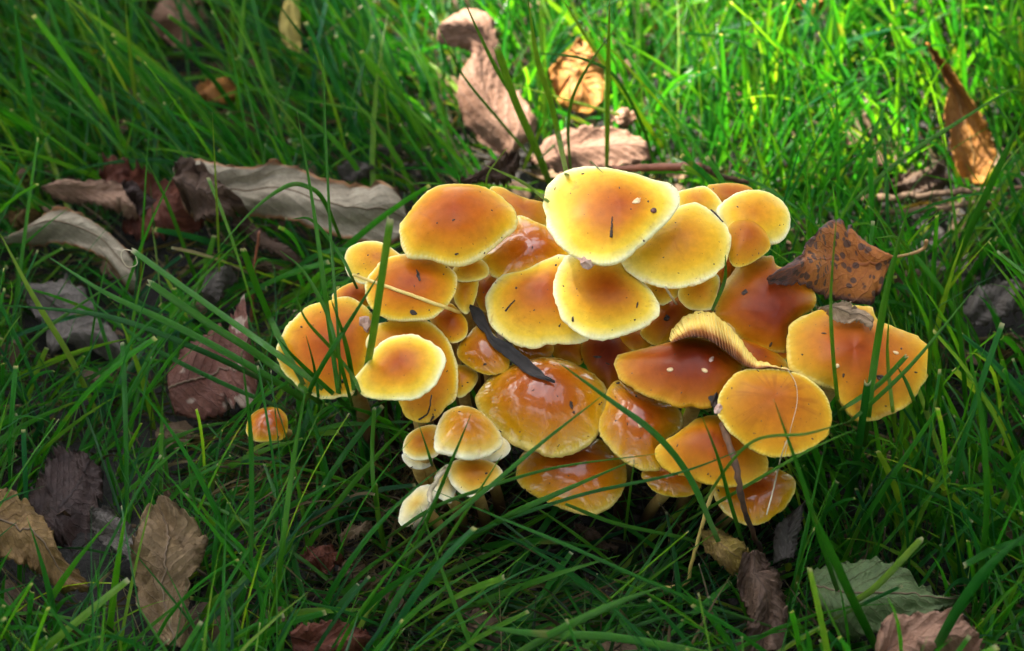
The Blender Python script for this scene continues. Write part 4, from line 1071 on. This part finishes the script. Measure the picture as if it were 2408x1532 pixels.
stalk('twig', 'orange dry stalk leaning in the shade left of the cut blade with fibres', 'twig', [(590,770,.4),(598,640,2.2),(610,545,3.6)], .0005, .0004, M_TWIG, knots=.06)
stalk('fibre', 'fine white crack line of hair across the round front right cap', 'fibre', [(1843,1085,-.16),(1858,1010,-.10),(1873,950,-.10),(1870,905,-.10),(1850,872,-.12)], .00009, .00008, M_STRAWP)
stalk('fibre', 'hair thin white loop hanging from the wide mown blade end', 'fibre', [(312,590,7.1),(290,588,7.0),(285,605,6.8),(300,628,6.5),(322,622,6.4),(318,600,6.6)], .00014, .00010, M_STRAWP)
stalk('fibre', 'thin dark fibre bent over the collar shaped cap', 'fibre', [(985,1000,-.4),(1005,970,-.3),(1012,930,-.25)], .0003, .0002, M_BIT)
stalk('needle', 'short dark needle on the cap under the largest pale cap, right side', 'needle', [(1670,497,-.12),(1684,510,-.12),(1698,526,-.12)], .00025, .0002, M_BIT)
stalk('needle', 'short brown needle standing out on the largest pale cap', 'needle', [(1437,560,-.14),(1439,535,-.14),(1440,512,-.14)], .0005, .00015, M_BIT)
stalk('needle', 'tiny dark needle on the cream margin of the wide cap near the black leaf', 'needle', [(1190,734,-.12),(1199,722,-.12),(1212,708,-.12)], .0003, .0002, M_BIT)
stalk('straw', 'small bleached straw bit below the combed cream rim', 'straw', [(1562,684,-.5),(1575,700,-.35),(1590,722,-.3)], .0004, .0003, M_STRAWP)

def bit(name, label, cat, px, py, size, mat, shape=(1, 1, .5), rough=.35, group=None, seed=1, lift=.3):
    p, nn = hit(px, py)
    bm = bmesh.new(); bmesh.ops.create_icosphere(bm, subdivisions=2, radius=1.0)
    rs = np.random.default_rng(seed + int(px))
    s = size * PXM * .5
    q = Vector(nn).to_track_quat('Z', 'Y')
    rot = Matrix.Rotation(rs.uniform(0, 6.28), 3, 'Z')
    for v in bm.verts:
        k = 1 + rough * rs.normal(0, .6)
        c = rot @ Vector((v.co.x * shape[0], v.co.y * shape[1], v.co.z * shape[2])) * k * s
        v.co = q @ c
    me = bpy.data.meshes.new(name); bm.to_mesh(me); bm.free()
    if rough < .15: me.polygons.foreach_set('use_smooth', np.ones(len(me.polygons), bool))
    me.materials.append(mat)
    o = bpy.data.objects.new(name, me); COL.objects.link(o)
    o.location = p + nn * s * shape[2] * lift
    return tag(o, label, cat, group)
bit('seed', 'round dark red seed on the right of the largest pale cap', 'seed', 1537, 496, 16, M_SEED, (1, .85, .45), .04)
bit('debris', 'pale brown flake on the largest pale cap above the round seed', 'debris', 1497, 474, 22, M_FLECK, (1.1, .6, .3), .3)
bit('debris', 'pinkish crumpled scrap hanging on the lower rim of the largest pale cap', 'debris', 1379, 615, 34, M_BITP, (1.0, .9, .6), .55)
bit('debris', 'square black flake near the lower rim of the orange brown cap', 'debris', 972, 736, 16, M_BIT, (1, .7, .35), .2)
bit('debris', 'dark star shaped twig scrap on the middle of the orange brown cap', 'debris', 984, 650, 20, M_BIT, (1.2, .35, .3), .6)
bit('debris', 'brown crumb cluster stuck on the top left edge of the disc cap', 'debris', 702, 738, 30, M_BITP, (1.0, .9, .6), .55)
bit('debris', 'pinkish white crumb between the disc cap and the orange brown cap', 'debris', 862, 762, 36, M_BITP, (.8, 1, .5), .5)
bit('debris', 'dark crown shaped debris where the open shell cap meets the round cap', 'debris', 1680, 945, 32, M_BIT, (1.1, .7, .6), .6)
bit('debris', 'pale rosy crumb just under the dark crown shaped debris', 'debris', 1690, 962, 22, M_BITP, (1, .7, .6), .5)
bit('debris', 'dark brown crumb on the dark red brown cap below its pale edge', 'debris', 1752, 688, 15, M_BIT, (1, .7, .4), .5)
bit('debris', 'black crumb on the brown cap left of the curled gills', 'debris', 1568, 750, 18, M_BIT, (.8, .8, .5), .6)
bit('debris', 'black sliver under the pale yellow cap right of centre', 'debris', 1640, 732, 24, M_BIT, (1.2, .35, .3), .3)
bit('debris', 'left one of two oval pale flecks on the open shell cap', 'debris', 1576, 870, 16, M_FLECK, (1, .7, .4), .08)
bit('debris', 'right one of two oval pale flecks on the open shell cap', 'debris', 1657, 872, 16, M_FLECK, (1, .6, .4), .08)
bit('debris', 'pinkish scratch shaped fleck above the two oval flecks', 'debris', 1673, 846, 18, M_BITP, (1, .5, .3), .3)
bit('debris', 'yellow fleck on the wet orange brown cap', 'debris', 1506, 1000, 14, M_FLECK, (1, .8, .5), .08)
bit('debris', 'small pale fleck in the middle of the broad amber cap', 'debris', 1968, 861, 12, M_FLECK, (1, .9, .5), .1)
bit('debris', 'pale fleck at the upper right of the broad amber cap', 'debris', 2106, 830, 14, M_FLECK, (1.1, .6, .4), .2)
bit('debris', 'brown crumb right of the middle on the broad amber cap', 'debris', 2070, 888, 18, M_BIT, (1.1, .7, .4), .5)
bit('debris', 'dark speck cluster on the lower part of the broad amber cap', 'debris', 2035, 960, 24, M_BIT, (1.2, .5, .3), .6)
bit('debris', 'small dark twig scrap on the shaded brown cap left of the open shell', 'debris', 1405, 840, 16, M_BIT, (1.2, .4, .3), .5)
bit('debris', 'dark speck on the right of the large wet cap', 'debris', 1343, 952, 16, M_BIT, (1.1, .5, .3), .5)

# ------------------------------------------------------------------ which places keep clear of grass
GX, GY = 302, 192
CELL = 8.0
near = np.full((GY, GX), 0.0); hardm = np.zeros((GY, GX))      # farthest-first: distance of the thing seen in this direction
def inside(poly, X, Y):
    x, y = poly[:, 0], poly[:, 1]; x2, y2 = np.roll(x, -1), np.roll(y, -1)
    c = np.zeros(X.shape, bool)
    for a, b, e, f in zip(x, y, x2, y2):
        if b == f: continue
        c ^= ((b > Y) != (f > Y)) & (X < (e - a) * (Y - b) / (f - b) + a)
    return c
for poly, dist, hard in CLEAR:
    pl = poly[:: max(1, len(poly) // 60)]
    i0, i1 = int(max(0, pl[:, 0].min() // CELL)), int(min(GX - 1, pl[:, 0].max() // CELL + 1))
    j0, j1 = int(max(0, pl[:, 1].min() // CELL)), int(min(GY - 1, pl[:, 1].max() // CELL + 1))
    if i1 <= i0 or j1 <= j0: continue
    X, Y = np.meshgrid((np.arange(i0, i1) + .5) * CELL, (np.arange(j0, j1) + .5) * CELL)
    ins = inside(pl, X, Y)
    sub, hs = near[j0:j1, i0:i1], hardm[j0:j1, i0:i1]
    upd = ins & (hs < hard)
    hs[upd] = hard
    sub[ins] = np.maximum(sub[ins], dist)

def ell(px, py, cx, cy, rx, ry): return ((px - cx) / rx) ** 2 + ((py - cy) / ry) ** 2

def grass(name, label, N, mat, region, length, width, lean, curl, mode, K=8, fold=.3, cutp=.35, tint=(.45, .22), clear=True, thin=None, z0=0.0):
    r = np.random.default_rng(abs(hash(name)) % 1000 if False else sum(map(ord, name)))
    # feet: in the ground area the photograph sees, and a margin around it
    x0, x1, y0, y1 = region
    bx = r.uniform(x0, x1, N); by = r.uniform(y0, y1, N)
    px, py, _ = proj(np.stack([bx, by, np.full(N, .005)], 1))
    keep = np.ones(N, bool)
    if thin is not None: keep &= r.random(N) < thin(px, py)
    bx, by, px, py = bx[keep], by[keep], px[keep], py[keep]; N = len(bx)
    # clumps share a direction
    ncl = 420
    cx, cy = r.uniform(x0, x1, ncl), r.uniform(y0, y1, ncl); ca = r.uniform(-math.pi, math.pi, ncl)
    ci = np.empty(N, int)
    for k in range(0, N, 4000):
        ci[k:k + 4000] = np.argmin((bx[k:k + 4000, None] - cx) ** 2 + (by[k:k + 4000, None] - cy) ** 2, axis=1)
    az = ca[ci] + r.normal(0, .9, N)
    L = length[0] + (length[1] - length[0]) * r.random(N) ** 1.6
    le = np.abs(r.normal(lean[0], lean[1], N)); cu = np.abs(r.normal(curl[0], curl[1], N))
    if mode == 'lawn':
        # upper left: long blades lying toward the upper left; below the cluster: lying toward the upper right; right: upright
        ul = (px < 1150) & (py < 620)
        az = np.where(ul, math.radians(150) + r.normal(0, .75, N), az); le = np.where(ul, le * 1.15 + .15, le); L = np.where(ul, L * 1.15, L)
        lo = (py > 1180) & (px > 850) & (px < 1750)
        az = np.where(lo, np.where(r.random(N) < .65, math.radians(18), math.radians(165)) + r.normal(0, .45, N), az); le = np.where(lo, le + .65, le)
        ri = (px > 1750)
        le = np.where(ri, le * .62, le); L = np.where(ri, L * 1.10, L)
        sun_ = (px > 1150) & (px < 1750) & (py < 420)
        le = np.where(sun_, le * .75, le)
        lf = (px < 720) & (py > 620)
        az = np.where(lf, az * .5 + r.choice([math.radians(160), math.radians(20)], N) * .5, az); le = np.where(lf, le * 1.05 + .12, le)
    t = np.linspace(0, 1, K)
    ang = le[:, None] + cu[:, None] * t[None] ** 1.3               # angle from vertical along the blade
    ang = np.minimum(ang, 1.95)
    dl = (L / (K - 1))[:, None]
    hx = np.concatenate([np.zeros((N, 1)), np.cumsum(np.sin(ang[:, 1:]) * dl, 1)], 1)
    hz = np.concatenate([np.zeros((N, 1)), np.cumsum(np.cos(ang[:, 1:]) * dl, 1)], 1)
    side = r.normal(0, .10, N)[:, None] * L[:, None] * t[None] ** 2
    X = bx[:, None] + np.cos(az)[:, None] * hx - np.sin(az)[:, None] * side
    Y = by[:, None] + np.sin(az)[:, None] * hx + np.cos(az)[:, None] * side
    Z = np.maximum(hz, .001 + .004 * r.random((N, 1))) - .002 * (1 - t[None]) + z0
    P3 = np.stack([X, Y, Z], -1)
    if clear:
        qx, qy, _ = proj(P3.reshape(-1, 3))
        i = np.clip((qx / CELL).astype(int), 0, GX - 1); j = np.clip((qy / CELL).astype(int), 0, GY - 1)
        inp = (qx > 0) & (qx < W) & (qy > 0) & (qy < H)
        dist = np.linalg.norm(P3.reshape(-1, 3) - cam_loc, axis=1)
        hd = np.where(inp, hardm[j, i], 0) * (dist < near[j, i] + .012)
        bad = hd.reshape(N, K).max(1)
        msk = (np.where(inp, hardm[j, i], -1) >= 0) & (near[j, i] > 0) & inp
        fr = (msk & (dist < near[j, i] + .012)).reshape(N, K).any(1); bk = (msk & (dist > near[j, i] - .004)).reshape(N, K).any(1)
        ok = (r.random(N) > bad) & ~(fr & bk)                 # nothing pierces a cap or a leaf
        # never growing out of the stems
        P3 = P3[ok]; az, L = az[ok], L[ok]; N = len(P3)
    else:
        ok = np.ones(N, bool)
    wd = r.uniform(width[0], width[1], N) * .5
    cut = (r.random(N) < cutp).astype(float)
    prof = np.minimum(1, .65 + 1.8 * t)[None] * np.where(cut[:, None] > 0, np.where(t > .93, .85, 1)[None], np.clip((1 - t) / .45, 0.02, 1)[None] ** .8)
    tg = np.gradient(P3, axis=1); tg /= np.linalg.norm(tg, axis=2)[..., None] + 1e-9
    ph = r.uniform(0, 2 * math.pi, N)[:, None] + r.normal(0, .9, N)[:, None] * t[None]
    ref = np.stack([np.cos(ph), np.sin(ph), np.zeros_like(ph)], -1)
    a = np.cross(tg, ref); a /= np.linalg.norm(a, axis=2)[..., None] + 1e-9
    b = np.cross(a, tg)
    h = (wd[:, None] * prof)[..., None]
    V = np.stack([P3 - a * h + b * h * fold, P3 - b * h * fold * .4, P3 + a * h + b * h * fold], 2)     # N,K,3,3
    V = V.reshape(-1, 3)
    base = (np.arange(N) * K * 3)[:, None, None] + (np.arange(K - 1) * 3)[None, :, None] + np.arange(2)[None, None]
    F = np.stack([base, base + 1, base + 4, base + 3], -1).reshape(-1, 4)
    tn = np.clip(r.normal(tint[0], tint[1], N), 0, 1)
    o = link_mesh(name, V, F, mat, None, {'tint': np.repeat(tn, K * 3), 'along': np.tile(np.repeat(t, 3), N),
        'cut': np.repeat(np.maximum(cut, .2), K * 3), 'across': np.tile(np.array([-1., 0, 1]), N * K)})
    tag(o, label, name.replace('_', ' '), None, 'stuff')
    return o

def lawn_density(px, py):
    d = np.ones_like(px)
    d = np.where(ell(px, py, 1480, 1250, 330, 95) < 1, .03, d)          # bare soil under the front caps
    d = np.where(ell(px, py, 860, 1190, 210, 190) < 1, .22, d)          # dead roots
    d = np.where(ell(px, py, 500, 1080, 260, 140) < 1, 1.0, d)
    d = np.where(ell(px, py, 130, 1020, 160, 120) < 1, 1.0, d)
    d = np.where(ell(px, py, 1300, 800, 560, 400) < 1, .30, d)          # among the stems
    d = np.where(px > 1850, np.minimum(1, d * 1.25), d)
    return d
REG = (-.36, .36, -.26, .46)
grass('grass', 'tall green lawn grass with some mown tips all round the mushrooms', 28000, M_GRASS, REG, (.026, .080), (.0008, .0021), (.42, .28), (.45, .4), 'lawn', cutp=.22, tint=(.44, .23), thin=lawn_density)
grass('short_grass', 'short dark green undergrowth of the lawn between the tall blades', 9500, M_LOW, REG, (.012, .036), (.0007, .0016), (.75, .35), (.6, .5), 'low', K=6, cutp=.1, thin=lambda a, b: np.where(ell(a, b, 1480, 1250, 330, 95) < 1, .10, np.where(ell(a, b, 860, 1190, 210, 190) < 1, .35, 1)))
grass('dead_grass', 'dry tan thatch and thin dead roots lying low in the lawn', 16000, M_DEAD, REG, (.015, .060), (.0004, .0012), (1.15, .35), (.35, .5), 'low', K=7, cutp=.3, tint=(.48, .26), z0=.002, thin=lambda a, b: np.where(ell(a, b, 1480, 1250, 330, 95) < 1, .10, np.where(ell(a, b, 600, 1140, 420, 240) < 1, 1.0, .55)))
grass('dead_roots', 'tangle of curly dry roots on the soil left below the mushrooms', 900, M_DEAD, (-.075, .0, -.085, -.005), (.02, .05), (.0004, .0009), (1.0, .4), (1.2, .8), 'low', K=9, cutp=0, tint=(.40, .2), thin=lambda a, b: np.where(ell(a, b, 850, 1190, 230, 190) < 1, 1.0, 0))
# beyond the frame the lawn goes on
grass('lawn_grass', 'green lawn continuing on all sides beyond the mushrooms', 12000, M_GRASS, (-1.1, 1.1, -.7, 1.5), (.03, .08), (.002, .004), (.5, .3), (.5, .4), 'low', K=5, thin=lambda a, b: np.where((a > -500) & (a < 2900) & (b > -350) & (b < 1900), 0.0, 1.0))

def crumbs():
    r = np.random.default_rng(5)
    V, F = [], []
    ico = bmesh.new(); bmesh.ops.create_icosphere(ico, subdivisions=1, radius=1)
    iv = np.array([v.co[:] for v in ico.verts]); fi = [[v.index for v in f.verts] for f in ico.faces]; ico.free()
    for k in range(1500):
        px, py = r.uniform(700, 1950), r.uniform(1000, 1420)
        p = P(px, py, .002)
        s = r.uniform(.0006, .0022)
        v = iv * (1 + r.normal(0, .25, (len(iv), 1))) * s * np.array((1, 1, .6)) + p
        F.extend([[i + len(iv) * k for i in f] for f in fi]); V.append(v)
    o = link_mesh('soil_crumbs', np.concatenate(V), np.array(F), plain_mat('soil_crumbs', (.008, .006, .004), (.035, .024, .016), .85, 300), smooth=False)
    tag(o, 'dark crumbs of bare soil beneath the front caps', 'soil', None, 'stuff')
crumbs()

def litter():
    r = np.random.default_rng(9)
    V, F, U, n0 = [], [], [], 0
    for k in range(520):
        x, y = r.uniform(-.34, .34), r.uniform(-.24, .42)
        px, py, _ = proj(np.array([[x, y, .003]]))
        if ell(px[0], py[0], 1480, 1250, 330, 95) < 1 and r.random() < .6: continue
        L, Wd = r.uniform(.005, .016), r.uniform(.003, .008); az = r.uniform(0, 6.28); nn = norm(np.array((0, 0, 1)) + r.normal(0, .45, 3))
        a = norm(np.cross(nn, (math.cos(az), math.sin(az), 0))); b = np.cross(nn, a)
        z = r.uniform(.002, .010); cu = r.normal(0, .3)
        for i in range(6):
            for j in range(5):
                u, w = i / 5, j / 2 - 1
                e = math.sin(math.pi * (u * .9 + .05)) ** .6 * (1 + r.normal(0, .07))
                p = np.array((x, y, z)) + b * L * (u - .5) + a * Wd * w * e + nn * (cu * Wd * w * w + .0006 * r.normal())
                V.append(p); U.append((u, w, 0))
        F.extend([tuple(q) for q in grid_faces(6, 5, off=n0)]); n0 += 30
    m = leaf_mat('leaf_litter', (.045, .026, .016), (.22, .135, .075), (.05, .03, .02))
    o = link_mesh('leaf_litter', V, np.array(F), m, None, {'leafuv': np.array(U)})
    tag(o, 'small brown scraps of broken leaves scattered low in the grass', 'leaf litter', None, 'stuff')
litter()

def grit():
    r = np.random.default_rng(31)
    ico = bmesh.new(); bmesh.ops.create_icosphere(ico, subdivisions=1, radius=1)
    iv = np.array([v.co[:] for v in ico.verts]); fi = [[v.index for v in f.verts] for f in ico.faces]; ico.free()
    V, F, k = [], [], 0
    while k < 230:
        px, py = r.uniform(650, 2190), r.uniform(400, 1240)
        h = BVH.ray_cast(Vector(cam_loc), Vector(norm(ray(px, py))))
        if h[0] is None: continue
        s = r.uniform(.00010, .00034) * (1.6 if r.random() < .12 else 1)
        rot = np.array(Matrix.Rotation(r.uniform(0, 6.28), 3, 'Z')); st = np.array((r.uniform(.6, 2.2), r.uniform(.5, 1.1), .6))
        q = np.array(Vector(h[1]).to_track_quat('Z', 'Y').to_matrix())
        v = (iv * st * (1 + r.normal(0, .25, (len(iv), 1)))) @ rot.T @ q.T * s + np.array(h[0])
        F.extend([[i + len(iv) * k for i in f] for f in fi]); V.append(v); k += 1
    o = link_mesh('grit', np.concatenate(V), np.array(F), plain_mat('grit', (.02, .012, .008), (.10, .055, .03), .8, 400), smooth=False)
    tag(o, 'tiny dark specks of soil stuck on the mushroom caps', 'soil specks', None, 'stuff')
grit()

# ------------------------------------------------------------------ added unseen trees, crown cut to shade the place and pass sun
def added_shade_tree():
    r = np.random.default_rng(11)
    aim = P(1480, 250, .05)
    D = 5.0
    cc = aim + SUN_DIR * D
    a = norm(np.cross(SUN_DIR, (0, 0, 1))); b = np.cross(a, SUN_DIR)
    foot = np.array((cc[0] - .75, cc[1] + .85, 0))
    root = thing('added_tree', 'first of the added unseen trees, its crown put in to shade the grass', 'added_tree', tuple(foot))
    bark = plain_mat('added_tree_bark', (.05, .035, .025), (.12, .085, .06), .85, 14, .01)
    t = np.linspace(0, 1, 12)[:, None]
    path = foot * (1 - t) + (cc + np.array((-.75, .75, .5))) * t + np.sin(t * 5) * np.array((.05, .03, 0))
    v, f, tt = tube(path, np.linspace(.11, .03, 12), 12); link_mesh('trunk', v, f, bark, root, {'along': tt}, origin=foot)
    for k in range(9):
        s = path[6 + k % 6]; e = s + (cc - s) * .3 + r.normal(0, .5, 3)
        if abs((e - aim) @ a) < .3 and abs((e - aim) @ b) < .3: e = e + np.array((-.5, .5, .2))
        p = s * (1 - t) + e * t + np.sin(t * 3) * r.normal(0, .05, 3)
        v, f, tt = tube(p, np.linspace(.025, .006, 12), 7); link_mesh('branch', v, f, bark, root, {'along': tt}, origin=foot)
    N = 9000
    q = r.normal(0, 1, (N * 2, 3)); q /= np.linalg.norm(q, axis=1)[:, None]
    q = q * (r.random(N * 2) ** .45)[:, None] * np.array((1.25, 1.25, .8)) + cc
    w = q - aim; ax = w @ SUN_DIR; u = w @ a; vv = w @ b
    hole = HOLE(u, vv, r)
    q = q[~hole][:N]; N = len(q)
    n_ = r.normal(0, 1, (N, 3)) + SUN_DIR * 1.0; n_ /= np.linalg.norm(n_, axis=1)[:, None]
    e1 = np.cross(n_, r.normal(0, 1, (N, 3))); e1 /= np.linalg.norm(e1, axis=1)[:, None]; e2 = np.cross(n_, e1)
    s = r.uniform(.035, .06, N)[:, None]
    V = np.stack([q - e1 * s, q + e2 * s * .55, q + e1 * s, q - e2 * s * .55], 1).reshape(-1, 3)
    F = np.arange(N * 4).reshape(N, 4)
    m = NT('added_tree_leaves')
    col = m.ramp(m.noise(3, 3), [(.3, (.030, .075, .014)), (.7, (.06, .12, .02))]); m.l(col, m.p.inputs['Base Color']); m.p.inputs['Roughness'].default_value = .5
    o = link_mesh('crown', V, F, m.m, root, origin=foot)
    o['kind'] = 'stuff'
    # more added copies round the lawn, blocking all but the sky overhead
    off = cc - foot
    for k, (az, dist, sc, lab) in enumerate(ADDED_TREES):
        c = root.copy(); COL.objects.link(c)
        rz = 1.1 + k * 1.9; A_ = math.radians(az)
        want = np.array((math.cos(A_), math.sin(A_))) * dist
        c.location = (want[0] - sc * (off[0] * math.cos(rz) - off[1] * math.sin(rz)), want[1] - sc * (off[0] * math.sin(rz) + off[1] * math.cos(rz)), 0)
        c.scale = (sc, sc, sc); c.rotation_euler = (0, 0, rz)
        c['label'] = lab
        for ch in root.children:
            q = ch.copy(); COL.objects.link(q); q.parent = c
ADDED_TREES = [(82, 3.4, 1.3, 'one of the added unseen trees blocking the sky, straight behind the mushrooms'), (35, 3.5, 1.3, 'one of the added unseen trees blocking the sky, behind the lawn at the right'),
    (-8, 3.6, 1.3, 'one of the added unseen trees blocking the sky, at the right of the lawn'), (-50, 3.9, 1.3, 'one of the added unseen trees blocking the sky, at the right behind the viewer'),
    (-95, 4.1, 1.3, 'one of the added unseen trees blocking the sky, right behind the viewer'), (-140, 3.9, 1.3, 'one of the added unseen trees blocking the sky, at the left behind the viewer'),
    (-182, 3.6, 1.3, 'one of the added unseen trees blocking the sky, at the left of the lawn')]
def added_shrubs():  # added ring of unseen bushes, blocks sky light below the crowns
    r = np.random.default_rng(21)
    N = 3800
    q = r.normal(0, 1, (N, 3)); q /= np.linalg.norm(q, axis=1)[:, None]
    q = q * (r.random(N) ** .35)[:, None] * np.array((1.75, 1.2, 2.2)) + np.array((0, 0, 2.25))
    n_ = r.normal(0, 1, (N, 3)); n_ /= np.linalg.norm(n_, axis=1)[:, None]
    e1 = np.cross(n_, r.normal(0, 1, (N, 3))); e1 /= np.linalg.norm(e1, axis=1)[:, None]; e2 = np.cross(n_, e1)
    s = r.uniform(.06, .11, N)[:, None]
    V = np.stack([q - e1 * s, q + e2 * s * .55, q + e1 * s, q - e2 * s * .55], 1).reshape(-1, 3)
    m = NT('added_shrub_leaves')
    col = m.ramp(m.noise(3, 3), [(.3, (.026, .065, .012)), (.7, (.05, .11, .018))]); m.l(col, m.p.inputs['Base Color']); m.p.inputs['Roughness'].default_value = .5
    bark = bpy.data.materials['added_tree_bark']
    proto = None
    where = ['behind the mushrooms, right of centre', 'at the right, behind the lawn', 'at the right of the lawn', 'at the right, behind the viewer', 'straight behind the viewer',
             'at the left, behind the viewer', 'at the left of the lawn', 'at the left, behind the lawn', 'behind the mushrooms, left of centre']
    for k in range(9):
        A_ = math.radians(75 - 40 * k)
        root = thing('added_shrub', 'added unseen bush %s, put in to block the low sky' % where[k], 'added_shrub', (4.6 * math.cos(A_), 4.6 * math.sin(A_), 0))
        root.rotation_euler = (0, 0, A_ + math.pi / 2)
        if proto is None:
            f = link_mesh('foliage', V, np.arange(N * 4).reshape(N, 4), m.m, root); f['kind'] = 'stuff'
            v, ff, tt = tube(np.array([(0, 0, 0), (.03, .02, 1.0), (0, 0, 2.4)]), [.06, .05, .02], 8)
            st = link_mesh('trunk', v, ff, bark, root, {'along': tt}); proto = (f, st)
        else:
            for ch in proto:
                c = ch.copy(); COL.objects.link(c); c.parent = root
def HOLE(u, v, r):
    """sun gaps cut in the added crown: wide for the back grass, small for caps"""
    h = (u - .097) ** 2 + (v + .048) ** 2 < .125 ** 2
    h |= (u + .108) ** 2 + (v - .074) ** 2 < .026 ** 2
    return h
added_shade_tree()
added_shrubs()
